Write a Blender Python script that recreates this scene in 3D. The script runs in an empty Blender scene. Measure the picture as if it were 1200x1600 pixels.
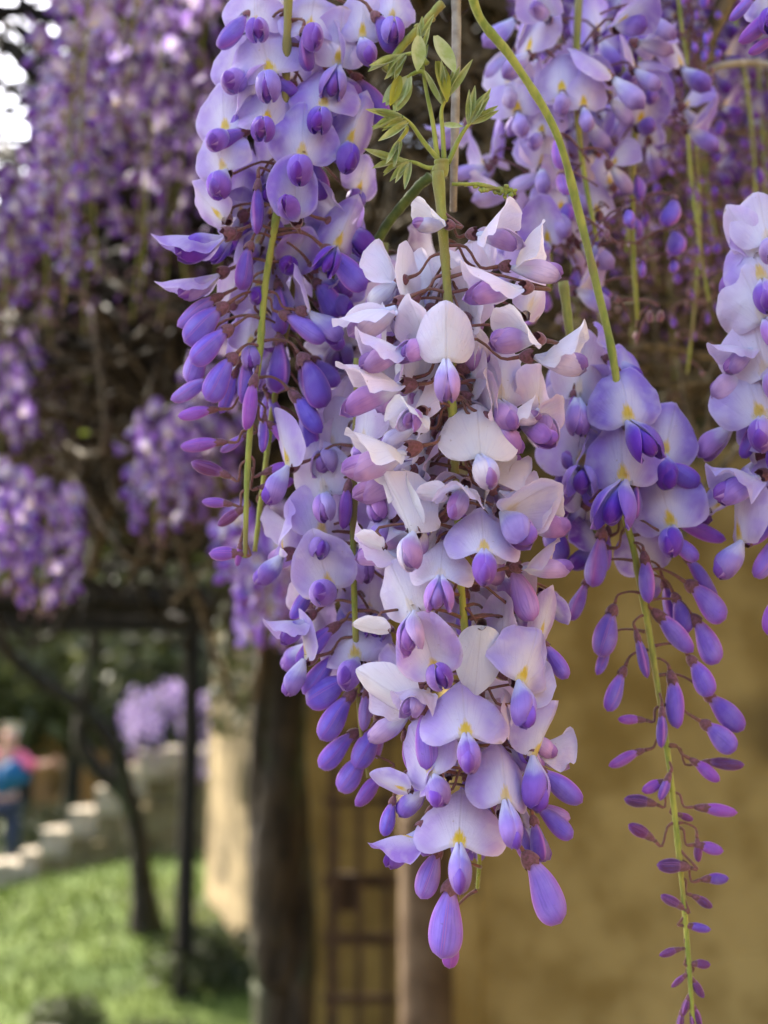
import bpy, math, random
import numpy as np
from mathutils import Vector, Matrix, Quaternion, noise
R = math.radians
random.seed(7); np.random.seed(7)
S = bpy.context.scene

# ------------------------------------------------------------------ camera
PITCH = R(9); CAM = Vector((0, 0, 1.7)); F = 2000.0
cam_d = bpy.data.cameras.new('camera'); cam = bpy.data.objects.new('camera', cam_d)
S.collection.objects.link(cam); S.camera = cam
cam.location = CAM; cam.rotation_euler = (R(90) + PITCH, 0, 0)
cam_d.sensor_fit = 'VERTICAL'; cam_d.sensor_height = 36; cam_d.sensor_width = 27
cam_d.lens = 45; cam_d.clip_start = .02; cam_d.clip_end = 400
cam_d.dof.use_dof = True; cam_d.dof.focus_distance = .418; cam_d.dof.aperture_fstop = 8.5
cam_d.dof.aperture_blades = 0
RT = Vector((1, 0, 0)); UP = Vector((0, -math.sin(PITCH), math.cos(PITCH))); FW = Vector((0, math.cos(PITCH), math.sin(PITCH)))
def P(px, py, z):
    """place seen at photo pixel (px, py) at distance z"""
    return CAM + RT * ((px - 600) / F * z) + UP * ((800 - py) / F * z) + FW * z

# ------------------------------------------------------------------ light
SUN_AZ, SUN_EL = R(-52), R(42)          # azimuth from +Y towards +X
w = bpy.data.worlds.new('World'); S.world = w; w.use_nodes = True
nt = w.node_tree; nt.nodes.clear()
wo = nt.nodes.new('ShaderNodeOutputWorld'); bg = nt.nodes.new('ShaderNodeBackground'); sky = nt.nodes.new('ShaderNodeTexSky')
sky.sky_type = 'NISHITA'; sky.sun_disc = False; sky.sun_elevation = SUN_EL; sky.sun_rotation = SUN_AZ
sky.dust_density = 4; sky.air_density = .8; sky.ozone_density = .6
bg.inputs[1].default_value = .15
nt.links.new(sky.outputs[0], bg.inputs[0]); nt.links.new(bg.outputs[0], wo.inputs[0])
sd = bpy.data.lights.new('sun', 'SUN'); sd.energy = 3.0; sd.angle = R(.6); sd.color = (1, .93, .82)
so = bpy.data.objects.new('sun', sd); S.collection.objects.link(so)
sdir = Vector((math.sin(SUN_AZ) * math.cos(SUN_EL), math.cos(SUN_AZ) * math.cos(SUN_EL), math.sin(SUN_EL)))
so.rotation_euler = sdir.to_track_quat('Z', 'Y').to_euler(); so.location = (0, 0, 8)
S.view_settings.view_transform = 'Standard'; S.view_settings.look = 'None'
S.view_settings.exposure = 2.6; S.view_settings.gamma = 1
S.cycles.max_bounces = 8; S.cycles.transmission_bounces = 6; S.cycles.diffuse_bounces = 5
S.cycles.sample_clamp_indirect = 8

# ------------------------------------------------------------------ node helpers
class NT:
    def __init__(s, name):
        s.m = bpy.data.materials.new(name); s.m.use_nodes = True; s.t = s.m.node_tree; s.t.nodes.clear()
        s.out = s.t.nodes.new('ShaderNodeOutputMaterial')
    def n(s, ty, **k):
        x = s.t.nodes.new(ty)
        for a, b in k.items(): setattr(x, a, b)
        return x
    def put(s, sock, v):
        if hasattr(v, 'is_linked') or isinstance(v, bpy.types.NodeSocket): s.t.links.new(v, sock)
        elif isinstance(v, tuple) and len(v) == 3 and sock.type == 'RGBA': sock.default_value = (*v, 1)
        else: sock.default_value = v
    def math(s, op, a, b=0, c=None, clamp=False):
        x = s.n('ShaderNodeMath', operation=op, use_clamp=clamp); s.put(x.inputs[0], a); s.put(x.inputs[1], b)
        if c is not None: s.put(x.inputs[2], c)
        return x.outputs[0]
    def mix(s, f, a, b, mode='MIX'):
        x = s.n('ShaderNodeMix', data_type='RGBA', blend_type=mode, clamp_factor=True)
        s.put(x.inputs[0], f); s.put(x.inputs[6], a); s.put(x.inputs[7], b); return x.outputs[2]
    def ss(s, v, lo, hi, a=0., b=1.):
        x = s.n('ShaderNodeMapRange', interpolation_type='SMOOTHSTEP'); s.put(x.inputs[0], v)
        x.inputs[1].default_value = lo; x.inputs[2].default_value = hi; x.inputs[3].default_value = a; x.inputs[4].default_value = b
        return x.outputs[0]
    def noise(s, scale, vec=None, detail=3, rough=.55, dist=0):
        x = s.n('ShaderNodeTexNoise'); x.inputs['Scale'].default_value = scale; x.inputs['Detail'].default_value = detail
        x.inputs['Roughness'].default_value = rough; x.inputs['Distortion'].default_value = dist
        if vec is not None: s.put(x.inputs['Vector'], vec)
        return x.outputs[0]
    def finish(s, col, rough=.6, transl=0, tcol=None, bump=None, bstr=.3, bdist=.0003, spec=.3, sheen=0):
        p = s.n('ShaderNodeBsdfPrincipled'); s.put(p.inputs['Base Color'], col); s.put(p.inputs['Roughness'], rough)
        p.inputs['Specular IOR Level'].default_value = spec
        if sheen: p.inputs['Sheen Weight'].default_value = sheen; p.inputs['Sheen Roughness'].default_value = .4
        if bump is not None:
            b = s.n('ShaderNodeBump'); b.inputs['Strength'].default_value = bstr; b.inputs['Distance'].default_value = bdist
            s.put(b.inputs['Height'], bump); s.put(p.inputs['Normal'], b.outputs[0])
        sh = p.outputs[0]
        if transl:
            t = s.n('ShaderNodeBsdfTranslucent'); s.put(t.inputs[0], tcol if tcol is not None else col)
            m = s.n('ShaderNodeMixShader'); m.inputs[0].default_value = transl
            s.put(m.inputs[1], sh); s.put(m.inputs[2], t.outputs[0]); sh = m.outputs[0]
        s.t.links.new(sh, s.out.inputs[0]); return s.m
    def uv(s):
        u = s.n('ShaderNodeUVMap'); x = s.n('ShaderNodeSeparateXYZ'); s.put(x.inputs[0], u.outputs[0]); return u.outputs[0], x.outputs[0], x.outputs[1]
    def comb(s, a, b, c=0.):
        x = s.n('ShaderNodeCombineXYZ'); s.put(x.inputs[0], a); s.put(x.inputs[1], b); s.put(x.inputs[2], c); return x.outputs[0]
    def obj(s): return s.n('ShaderNodeTexCoord').outputs['Object']

def banner_mat():
    k = NT('banner_petal'); uv, u, v = k.uv(); oi = k.n('ShaderNodeObjectInfo')
    tint, al, rnd = oi.outputs['Color'], oi.outputs['Alpha'], oi.outputs['Random']
    du = k.math('SUBTRACT', u, .5); au = k.math('ABSOLUTE', du)
    off = k.math('MULTIPLY', rnd, 20.)
    n1 = k.noise(3.2, k.comb(k.math('ADD', u, off), v), 2)
    # pale centre along the midrib
    a = k.math('DIVIDE', au, .23); b = k.math('DIVIDE', k.math('SUBTRACT', v, .28), .5)
    e = k.math('SQRT', k.math('ADD', k.math('MULTIPLY', a, a), k.math('MULTIPLY', b, b)))
    e = k.math('ADD', e, k.math('MULTIPLY', k.math('SUBTRACT', n1, .5), .9))
    pale = k.ss(e, .35, 1.45, 1., 0.)
    lite = k.mix(.74, tint, (.88, .86, .92))
    col = k.mix(k.math('MULTIPLY', pale, .92), tint, lite)
    # large mottling and lighter rim
    rad = k.math('SQRT', k.math('ADD', k.math('POWER', k.math('MULTIPLY', du, 2.), 2.), k.math('POWER', k.math('MULTIPLY', k.math('SUBTRACT', v, .5), 2.), 2.)))
    col = k.mix(k.math('MULTIPLY', k.ss(n1, .42, .68), .38), col, lite)
    col = k.mix(k.math('MULTIPLY', k.ss(rad, .9, 1.02), .32), col, (.86, .78, .93))
    # radiating veins
    ang = k.math('ARCTAN2', du, k.math('ADD', v, .12))
    vn = k.noise(1., k.comb(k.math('MULTIPLY', ang, 34.), k.math('MULTIPLY', v, 2.2), off), 3, .6)
    col = k.mix(k.math('MULTIPLY', k.ss(vn, .5, .72), .22), col, k.mix(.5, tint, (.34, .22, .55)))
    mid = k.ss(au, .004, .014, 1., 0.)
    col = k.mix(k.math('MULTIPLY', mid, .18), col, (.55, .45, .5))
    # yellow nectar guide with a drawn-out tip
    a2 = k.math('DIVIDE', au, k.math('MAXIMUM', k.math('MULTIPLY_ADD', v, -.20, .125), .012)); b2 = k.math('DIVIDE', k.math('SUBTRACT', v, .235), .165)
    y = k.math('SQRT', k.math('ADD', k.math('MULTIPLY', a2, a2), k.math('MULTIPLY', b2, b2)))
    y = k.math('ADD', y, k.math('MULTIPLY', k.math('SUBTRACT', k.noise(1., k.comb(k.math('MULTIPLY', ang, 22.), k.math('MULTIPLY', v, 9.), off), 3), .5), 1.3))
    yf = k.math('MULTIPLY', k.ss(y, .45, 1.2, 1., 0.), al)
    col = k.mix(yf, col, k.mix(k.ss(v, .13, .24), (.86, .78, .42), (.80, .56, .04)))
    cr = k.noise(7., k.comb(k.math('ADD', u, off), k.math('MULTIPLY', v, .8)), 4, .6, 1.2)
    sp = k.noise(15., k.comb(u, k.math('ADD', v, off)), 2)
    col = k.mix(k.math('MULTIPLY', k.ss(sp, .70, .78), .45), col, (.36, .22, .16))
    br = k.math('MULTIPLY', k.ss(rad, .93, 1.0), k.ss(n1, .60, .72))
    col = k.mix(k.math('MULTIPLY', br, .6), col, (.42, .28, .18))
    bp = k.math('ADD', k.math('ADD', vn, k.math('MULTIPLY', mid, -.8)), k.math('MULTIPLY', cr, 1.6))
    return k.finish(col, .52, .36, bump=bp, bstr=.55, bdist=.0005, spec=.22, sheen=.15)

def keel_mat(name, deep):
    k = NT(name); uv, u, v = k.uv(); oi = k.n('ShaderNodeObjectInfo'); tint = oi.outputs['Color']; al = oi.outputs['Alpha']
    off = k.math('MULTIPLY', oi.outputs['Random'], 20.)
    n1 = k.noise(1., k.comb(k.math('MULTIPLY', u, 3.), k.math('MULTIPLY', v, 2.5), off), 2)
    t = k.math('ADD', v, k.math('MULTIPLY', k.math('SUBTRACT', n1, .5), .5))
    c = k.mix(k.ss(t, .12, .58), k.mix(al, tint, (.72, .72, .88)), k.mix(.3, tint, (.16, .19, .70)))
    c = k.mix(k.ss(t, .38, .8), c, tint)
    c = k.mix(k.math('MULTIPLY', k.ss(t, .62, 1.), deep), c, k.mix(.72, tint, (.11, .012, .26)))
    vn = k.noise(1., k.comb(k.math('MULTIPLY', u, 26.), k.math('MULTIPLY', v, 2.), off), 3)
    c = k.mix(k.math('MULTIPLY', k.ss(vn, .5, .75), .22), c, (.17, .06, .42))
    rim = k.ss(k.math('ABSOLUTE', k.math('SUBTRACT', u, .5)), .41, .5)
    c = k.mix(k.math('MULTIPLY', rim, .4), c, (.72, .5, .86))
    cr = k.noise(6., k.comb(k.math('ADD', u, off), v), 3); return k.finish(c, .5, .22, bump=k.math('ADD', vn, cr), bstr=.5, bdist=.0004, spec=.25, sheen=.15)

def bud_mat():
    k = NT('bud_petal'); uv, u, v = k.uv(); oi = k.n('ShaderNodeObjectInfo'); tint = oi.outputs['Color']
    off = k.math('MULTIPLY', oi.outputs['Random'], 20.)
    side = k.math('ABSOLUTE', k.math('COSINE', k.math('MULTIPLY', u, 6.2832)))
    n1 = k.noise(1., k.comb(k.math('MULTIPLY', u, 4.), k.math('MULTIPLY', v, 3.), off), 3)
    al = oi.outputs['Alpha']; pink = k.mix(k.math('MULTIPLY', al, .45), tint, (.52, .14, .60))
    c = k.mix(k.ss(side, .15, .95), pink, k.mix(k.math('MULTIPLY', al, .42), tint, (.26, .22, .82)))
    c = k.mix(k.math('MULTIPLY', k.ss(n1, .4, .7), k.math('MULTIPLY', al, .45)), c, k.mix(.5, tint, (.50, .44, .90)))
    c = k.mix(k.ss(v, .0, .3, .65, 0.), c, (.55, .30, .55))
    c = k.mix(k.math('MULTIPLY', k.ss(side, .5, .1), .5), c, (.62, .26, .66)); c = k.mix(k.ss(v, .74, 1., 0., .7), c, k.mix(.6, tint, (.22, .04, .38)))
    vn = k.noise(1., k.comb(k.math('MULTIPLY', u, 44.), k.math('MULTIPLY', v, 2.4), off), 3)
    c = k.mix(k.math('MULTIPLY', k.ss(vn, .48, .68), .42), c, (.15, .09, .46))
    cr = k.noise(5., k.comb(k.math('ADD', u, off), v), 3); sp = k.noise(13., k.comb(u, k.math('ADD', v, off)), 2)
    c = k.mix(k.math('MULTIPLY', k.ss(sp, .68, .76), .4), c, (.16, .07, .2))
    return k.finish(c, .52, .12, bump=k.math('ADD', vn, cr), bstr=.5, bdist=.0004, spec=.25, sheen=.25)

def simple(name, c1, c2, scale, rough=.7, transl=0, bstr=.4, bdist=.0005, spec=.2, detail=4, sheen=0, stretch=None, c3=None):
    k = NT(name); vec = k.obj()
    if stretch:
        mp = k.n('ShaderNodeMapping'); mp.inputs['Scale'].default_value = stretch; k.put(mp.inputs[0], vec); vec = mp.outputs[0]
    n = k.noise(scale, vec, detail, .6); c = k.mix(k.ss(n, .35, .65), c1, c2)
    if c3:
        n2 = k.noise(scale * .31, vec, 3); c = k.mix(k.ss(n2, .5, .66), c, c3)
    return k.finish(c, rough, transl, bump=n, bstr=bstr, bdist=bdist, spec=spec, sheen=sheen)

def leafmat(name, c1, c2, transl=.35):
    k = NT(name); at = k.n('ShaderNodeAttribute', attribute_name='rnd'); c = k.mix(at.outputs['Fac'], c1, c2)
    return k.finish(c, .55, transl, spec=.3)

M = {}
M['banner'] = banner_mat(); M['keel'] = keel_mat('keel_petal', 1.); M['wing'] = keel_mat('wing_petal', .75); M['bud'] = bud_mat()
M['calyx'] = simple('calyx', (.22, .09, .12), (.13, .06, .06), 900, sheen=.4, spec=.15, bdist=.0002)
M['pedicel'] = simple('pedicel', (.21, .085, .08), (.14, .075, .05), 500, sheen=.3, bdist=.0002)
M['stem'] = simple('green_stem', (.36, .36, .07), (.20, .25, .045), 260, sheen=.3, bdist=.0004, stretch=(1, 1, .3), c3=(.24, .20, .06))
M['stem_dark'] = simple('dark_green_stem', (.13, .17, .035), (.07, .10, .025), 200, sheen=.2, bdist=.0003)
M['fuzz'] = simple('fuzz', (.5, .52, .28), (.4, .42, .2), 50, transl=.3)
M['leaf_young'] = simple('young_leaf', (.34, .40, .11), (.50, .52, .26), 220, transl=.25, sheen=.6, bdist=.0003)
M['leaf_yellow'] = simple('yellow_leaf', (.42, .38, .03), (.30, .30, .05), 120, transl=.35, sheen=.3)
M['twig'] = simple('brown_twig', (.04, .03, .016), (.15, .115, .068), 90, bdist=.001)
M['twig_shade'] = simple('shaded_twig', (.005, .0036, .002), (.024, .018, .010), 90, bdist=.001)  # brown twig darkened so the colour itself carries the shade
M['twig_pale'] = simple('pale_twig', (.42, .38, .32), (.26, .22, .17), 120, bdist=.001)
M['bark'] = simple('bark', (.011, .008, .005), (.042, .032, .02), 26, bdist=.012, bstr=.8, stretch=(1, 1, .25), c3=(.035, .045, .018))
M['old_wood'] = simple('weathered_wood', (.007, .005, .003), (.018, .013, .008), 20, bdist=.004, stretch=(1, 1, .15))
M['iron'] = simple('rusty_iron', (.035, .022, .014), (.07, .04, .02), 30, bdist=.002)
M['grey_post'] = simple('grey_plaster_pillar', (.075, .045, .024), (.14, .095, .058), 9, bdist=.004, c3=(.09, .05, .035))
M['plaster'] = simple('ochre_plaster', (.26, .18, .056), (.45, .34, .135), 4.5, bdist=.01, rough=.9, detail=7, c3=(.14, .10, .04))
M['plaster_dim'] = simple('dim_plaster', (.11, .075, .022), (.19, .135, .045), 3, bdist=.01, rough=.9, detail=6)  # darker copy of the ochre plaster, with shade put into the colour
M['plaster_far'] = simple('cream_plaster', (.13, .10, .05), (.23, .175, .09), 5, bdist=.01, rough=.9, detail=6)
M['plaster_orange'] = simple('orange_plaster', (.34, .17, .05), (.26, .14, .06), 1.2, rough=.9, detail=6)
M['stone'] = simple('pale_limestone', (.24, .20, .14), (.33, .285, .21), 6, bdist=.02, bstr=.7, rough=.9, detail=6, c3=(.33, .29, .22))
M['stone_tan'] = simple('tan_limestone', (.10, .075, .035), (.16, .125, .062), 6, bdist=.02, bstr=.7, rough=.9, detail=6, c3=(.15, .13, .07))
M['rock'] = simple('mossy_rock', (.22, .2, .15), (.32, .3, .24), 5, bdist=.03, bstr=.7, c3=(.1, .14, .04))
M['lawn'] = simple('lawn', (.038, .065, .009), (.075, .105, .018), 1.3, bdist=.02, rough=.95, detail=8, c3=(.06, .055, .022))
M['grass'] = leafmat('grass_blade', (.034, .062, .007), (.088, .115, .018), .3)
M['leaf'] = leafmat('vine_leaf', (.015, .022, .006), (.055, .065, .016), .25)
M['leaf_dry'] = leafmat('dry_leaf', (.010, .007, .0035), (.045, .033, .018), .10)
M['leaf_hedge'] = leafmat('hedge_leaf', (.03, .036, .012), (.085, .09, .03), .22)
M['leaf_pale_green'] = leafmat('light_leaf', (.12, .16, .03), (.30, .28, .05), .4)  # paler yellow-green than the other vine leaves

# ------------------------------------------------------------------ mesh helpers
COL = S.collection
def mesh(name, vs, fs, mats, uvs=None, fm=None, smooth=True):
    me = bpy.data.meshes.new(name); me.from_pydata([tuple(v) for v in vs], [], fs); 
    for m in (mats if isinstance(mats, list) else [mats]): me.materials.append(m)
    if smooth: me.polygons.foreach_set('use_smooth', [True] * len(fs))
    if fm: me.polygons.foreach_set('material_index', fm)
    if uvs is not None:
        l = me.uv_layers.new(name='UVMap'); vi = np.empty(len(me.loops), int); me.loops.foreach_get('vertex_index', vi)
        l.data.foreach_set('uv', np.asarray(uvs, float)[vi].ravel())
    me.update(); return me
def obj(name, me, parent=None, mw=None, color=None, loc=None):
    o = bpy.data.objects.new(name, me); COL.objects.link(o)
    if parent is not None: o.parent = parent
    if mw is not None: o.matrix_local = mw
    if loc is not None: o.location = loc
    if color is not None: o.color = color
    return o
def tag(o, label=None, cat=None, group=None, kind=None):
    if label: o['label'] = label
    if cat: o['category'] = cat
    if group: o['group'] = group
    if kind: o['kind'] = kind
    return o
def thing(name, loc, label, cat, group=None):
    return tag(obj(name, None, loc=loc), label, cat, group)
def catmull(pts, n):
    pts = [Vector(p) for p in pts]; Q = [pts[0] * 2 - pts[1]] + pts + [pts[-1] * 2 - pts[-2]]; out = []
    for i in range(1, len(Q) - 2):
        for k in range(n):
            t = k / n; a, b, c, d = Q[i - 1:i + 3]
            out.append(.5 * ((2 * b) + (c - a) * t + (2 * a - 5 * b + 4 * c - d) * t * t + (3 * b - a - 3 * c + d) * t ** 3))
    out.append(pts[-1]); return out
def tube_data(pts, r0, r1, seg=8, jit=0, cap=True):
    n = len(pts); vs = []; fs = []; uvs = []; prev = None
    for i, p in enumerate(pts):
        d = (pts[min(i + 1, n - 1)] - pts[max(i - 1, 0)])
        d = d.normalized() if d.length > 1e-9 else Vector((0, 0, 1))
        if prev is None: a = d.orthogonal().normalized()
        else: a = (prev - d * prev.dot(d)); a = a.normalized() if a.length > 1e-6 else d.orthogonal().normalized()
        prev = a; b = d.cross(a); t = i / (n - 1); r = (r0 + (r1 - r0) * t) if not callable(r0) else r0(t)
        for k in range(seg):
            w_ = 2 * math.pi * k / seg; rr = r * (1 + (random.uniform(-jit, jit) if jit else 0))
            vs.append(p + (a * math.cos(w_) + b * math.sin(w_)) * rr); uvs.append((k / seg, t))
    for i in range(n - 1):
        for k in range(seg):
            k2 = (k + 1) % seg; fs.append((i * seg + k, i * seg + k2, (i + 1) * seg + k2, (i + 1) * seg + k))
    if cap: fs.append(tuple(range(seg))[::-1]); fs.append(tuple((n - 1) * seg + k for k in range(seg)))
    return vs, fs, uvs
class MB:
    def __init__(s): s.v = []; s.f = []; s.u = []; s.m = []
    def add(s, vs, fs, uvs=None, mi=0, mat=None):
        o = len(s.v); s.v += [(mat @ Vector(v)) if mat else Vector(v) for v in vs]; s.f += [tuple(i + o for i in f) for f in fs]
        s.u += list(uvs) if uvs is not None else [(0, 0)] * len(vs); s.m += [mi] * len(fs)
    def tube(s, pts, r0, r1, seg=6, n=0, mi=0, jit=0):
        if n: pts = catmull(pts, n)
        s.add(*tube_data(pts, r0, r1, seg, jit), mi=mi)
    def box(s, c, h, mi=0, rot=None):
        vs = [Vector((x, y, z)) for x in (-h[0], h[0]) for y in (-h[1], h[1]) for z in (-h[2], h[2])]
        if rot: vs = [rot @ v for v in vs]
        s.add([v + Vector(c) for v in vs], [(0, 1, 3, 2), (4, 6, 7, 5), (0, 4, 5, 1), (2, 3, 7, 6), (0, 2, 6, 4), (1, 5, 7, 3)], mi=mi)
    def mesh(s, name, mats, smooth=True): return mesh(name, s.v, s.f, mats, s.u, s.m, smooth)
def fastmesh(name, V, Fc, mat, rnd=None):
    """V (n,3), Fc (m,k) int arrays"""
    me = bpy.data.meshes.new(name); k = Fc.shape[1]
    me.vertices.add(len(V)); me.vertices.foreach_set('co', V.astype(np.float32).ravel())
    me.loops.add(Fc.size); me.loops.foreach_set('vertex_index', Fc.astype(np.int32).ravel())
    me.polygons.add(len(Fc)); me.polygons.foreach_set('loop_start', np.arange(len(Fc), dtype=np.int32) * k)
    if rnd is not None:
        a = me.attributes.new('rnd', 'FLOAT', 'FACE'); a.data.foreach_set('value', rnd.astype(np.float32))
    me.materials.append(mat); me.update(); me.validate(); return me
def leaves(name, centres, size, mat, jitter=.4, droop=.5, aspect=.42):
    """leaf-shaped faces (folded rhombs) at centres (n,3)"""
    n = len(centres); d = np.random.normal(size=(n, 3)); d[:, 2] -= droop; d /= np.linalg.norm(d, axis=1)[:, None]
    e = np.random.normal(size=(n, 3)); e -= (e * d).sum(1)[:, None] * d; e /= np.linalg.norm(e, axis=1)[:, None]
    nn = np.cross(d, e); s = size * np.random.uniform(1 - jitter, 1 + jitter, n)[:, None]
    a = centres - d * s * .5; b = centres + d * s * .5; m1 = centres + e * s * aspect * .5 + nn * s * .08; m2 = centres - e * s * aspect * .5 + nn * s * .08
    V = np.stack([a, m1, b, m2], 1).reshape(-1, 3); i = np.arange(n)[:, None] * 4
    Fc = np.concatenate([np.hstack([i, i + 1, i + 2]), np.hstack([i, i + 2, i + 3])]); r = np.random.rand(n)
    return fastmesh(name, V, Fc, mat, np.concatenate([r, r]))

# ------------------------------------------------------------------ petals
mm = .001
def banner_data(w_, h, a0, a1, fold, k, curl=0, wave=.5, notch=.13, tip=.05, rings=11, seg=36, seed=0, top=0):
    """w,h in mm; a0/a1 lean back (deg) at base/top; fold = crease at midrib, k = extra sideways bend (deg, + backwards)"""
    vs = []; uvs = []; fs = []; rs = random.Random(seed); ph = [rs.uniform(0, 6.28) for _ in range(6)]; asy = rs.uniform(-.04, .04)
    def shape(s, f):
        y = .5 - .5 * s * math.cos(f); x = s * math.sin(f)
        fb = min(f, 2 * math.pi - f)
        y += notch * s * s * math.exp(-(fb / .42) ** 2)
        y += tip * s ** 3 * math.exp(-((fb - math.pi) / .22) ** 2)
        x *= (1 + .1 * math.cos(fb) - .02 * top) ; y = y + asy * x
        wob = 1 + .018 * math.sin(3 * f + ph[0]) + .012 * math.sin(7 * f + ph[1])
        return x * wob * w_ / 2, y * h
    def place(x, y, s, f):
        ax = abs(x); sg = 1 if x >= 0 else -1
        t = y / h; A = R(a0 + (a1 - a0) * t * .5)
        # along the length
        zc = h * t * math.cos(A); yc = h * t * math.sin(A); An = R(a0 + (a1 - a0) * t)
        # sideways bend (soft crease)
        e = w_ * .035; c0 = R(fold); kk = R(k) / (w_ / 2)
        m = ax * ax / (ax + e); be = c0 * (m / (ax + 1e-6)) + kk * ax * .5
        if abs(be) > 1.7: be = math.copysign(1.7, be)
        xn = ax * math.cos(be) if True else 0; nn = ax * math.sin(be)
        nn += wave * s ** 3 * (.6 * math.sin(4 * f + ph[2]) + .45 * math.sin(7 * f + ph[3]) + .3 * math.sin(2 * f + ph[4]) + .16 * s * s * math.sin(13 * f + ph[1]))
        if s > .78: nn += curl * ((s - .78) / .22) ** 2
        nn += .25 * math.sin(x * .55 + ph[5]) * math.sin(y * .4)
        # lift near the base: small boss
        nrm = Vector((0, math.cos(An), -math.sin(An)))      # backwards normal
        return Vector((sg * xn, yc, zc)) + nrm * nn
    vs.append(place(*shape(0, 0), 0, 0)); x, y = shape(0, 0); uvs.append((x / w_ + .5, y / h))
    for i in range(1, rings + 1):
        s = (i / rings) ** .85
        for j in range(seg):
            f = 2 * math.pi * j / seg; x, y = shape(s, f); vs.append(place(x, y, s, f)); uvs.append((x / w_ + .5, y / h))
    for j in range(seg): fs.append((0, 1 + j, 1 + (j + 1) % seg))
    for i in range(rings - 1):
        a = 1 + i * seg; b = a + seg
        for j in range(seg): j2 = (j + 1) % seg; fs.append((a + j, b + j, b + j2, a + j2))
    base = place(*shape(.98, 0), .98, 0)
    vs = [(v - base) * mm for v in vs]
    return vs, fs, uvs
def prof(t, a=.22, p=.58, q=1.75):
    """obovate profile"""
    if t < p: g = a + (1 - a) * math.sin(math.pi / 2 * t / p) ** 1.25
    else: g = max(0, 1 - ((t - p) / (1 - p)) ** q) ** .5
    return g
def wing_data(sgn, L=17.5, bx=4.4, by=4.6, nt=13, nf=13, bend=2., flare=0, seed=0):
    vs = []; fs = []; uvs = []; rs = random.Random(seed); ph = rs.uniform(0, 6)
    for i in range(nt + 1):
        t = i / nt
        for j in range(nf + 1):
            f = R(-112 + 224 * j / nf); g = prof(t); edge = abs(2 * j / nf - 1)
            x = sgn * (.6 + bx * g * max(math.cos(f), -.25) + flare * t * t * 2.2 + flare * edge ** 3 * t * 1.2)
            y = by * g * math.sin(f) - bend * math.sin(t * 2.2) * .5 + .25 * math.sin(t * 9 + ph) * edge
            z = -L * t - .8 * edge ** 2 * t + .5
            vs.append(Vector((x, y, z)) * mm); uvs.append((j / nf, t))
    for i in range(nt):
        for j in range(nf):
            a = i * (nf + 1) + j; q = (a, a + 1, a + nf + 2, a + nf + 1); fs.append(q if sgn < 0 else q[::-1])
    return vs, fs, uvs
def solid_data(L, bx, by, nt=14, nf=16, bend=2., a=.2, p=.62, pinch=.35, top=0, q=2.2, twist=0.):
    """closed lens-like body hanging along -Z, broad in Y, thin in X with a ventral seam"""
    vs = []; fs = []; uvs = []
    for i in range(nt + 1):
        t = i / nt; g = prof(t, a, p, q) if i < nt else .02
        for j in range(nf):
            f = 2 * math.pi * j / nf; x = bx * g * math.cos(f); y = by * g * math.sin(f)
            if math.sin(f) < -.3: x *= 1 - pinch * (-math.sin(f) - .3) / .7
            if math.sin(f) > .55: x *= 1 - .45 * (math.sin(f) - .55) / .45
            x *= 1 + .09 * math.sin(3 * f + 5 * t) * math.sin(math.pi * t)
            y += bend * math.sin(t * math.pi * .5) ** 2
            z = top - L * t
            if twist: c, s_ = math.cos(twist * t), math.sin(twist * t); x, y = x * c - y * s_, x * s_ + y * c
            vs.append(Vector((x, y, z)) * mm); uvs.append((j / nf, t))
    for i in range(nt):
        for j in range(nf):
            j2 = (j + 1) % nf; fs.append((i * nf + j, (i + 1) * nf + j, (i + 1) * nf + j2, i * nf + j2))
    fs.append(tuple(range(nf))); fs.append(tuple(nt * nf + j for j in range(nf))[::-1])
    return vs, fs, uvs
def calyx_data(Lc=4.2, r0=.8, r1=2.5, nt=6, nf=15):
    """cup hanging along -Z, mouth at -Lc with five lobes; neck at z=0"""
    vs = []; fs = []; uvs = []
    for i in range(nt + 1):
        t = i / nt; r = r0 + (r1 - r0) * math.sin(t * 1.75) ** .8
        for j in range(nf):
            f = 2 * math.pi * j / nf; z = -Lc * t
            if i == nt: z -= 1.2 * max(0, math.cos(5 * f)); 
            vs.append(Vector((r * math.cos(f) * .92, r * math.sin(f) * 1.08, z)) * mm); uvs.append((j / nf, t))
    for i in range(nt):
        for j in range(nf):
            j2 = (j + 1) % nf; fs.append((i * nf + j, (i + 1) * nf + j, (i + 1) * nf + j2, i * nf + j2))
    fs.append(tuple(range(nf))); return vs, fs, uvs

BK = {  # kind: (w,h,a0,a1,fold,k,curl,wave,notch,tip)
 'O': (25, 24, 4, 28, 10, 15, .7, .75, .12, .02), 'T': (20, 24, -2, 14, 8, 12, .3, .35, .10, .02),
 'A': (28, 25, 34, 60, 17, 17, .9, .55, .17, .11), 'H': (27, 22, -50, -92, -13, -52, 1.3, 1.0, .10, .0),
 'S': (25, 23, -12, -46, -16, -42, 1.1, .8, .12, .01), 'F': (23, 24, 8, 2, 48, 8, .8, .6, .12, .10),
 'P': (16, 22, 5, 28, 10, 26, .5, .5, .03, .05)}
BAN = {}
for kd, a in BK.items():
    BAN[kd] = []
    for s in range(7):
        rs = random.Random(s * 31 + ord(kd)); j = lambda x, d: x + rs.uniform(-d, d) * 1.25
        vs, fs, uvs = banner_data(j(a[0], 1.5), j(a[1], 1.2), j(a[2], 7), j(a[3], 14), j(a[4], 7), j(a[5], 11), j(a[6], .4), a[7] * rs.uniform(.9, 2.) * (2.4 if s == 6 else 1), a[8], a[9] * rs.uniform(.3, 1.4), seed=s + 5)
        BAN[kd].append(mesh('banner_' + kd, vs, fs, M['banner'], uvs))
WING = {}
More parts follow.
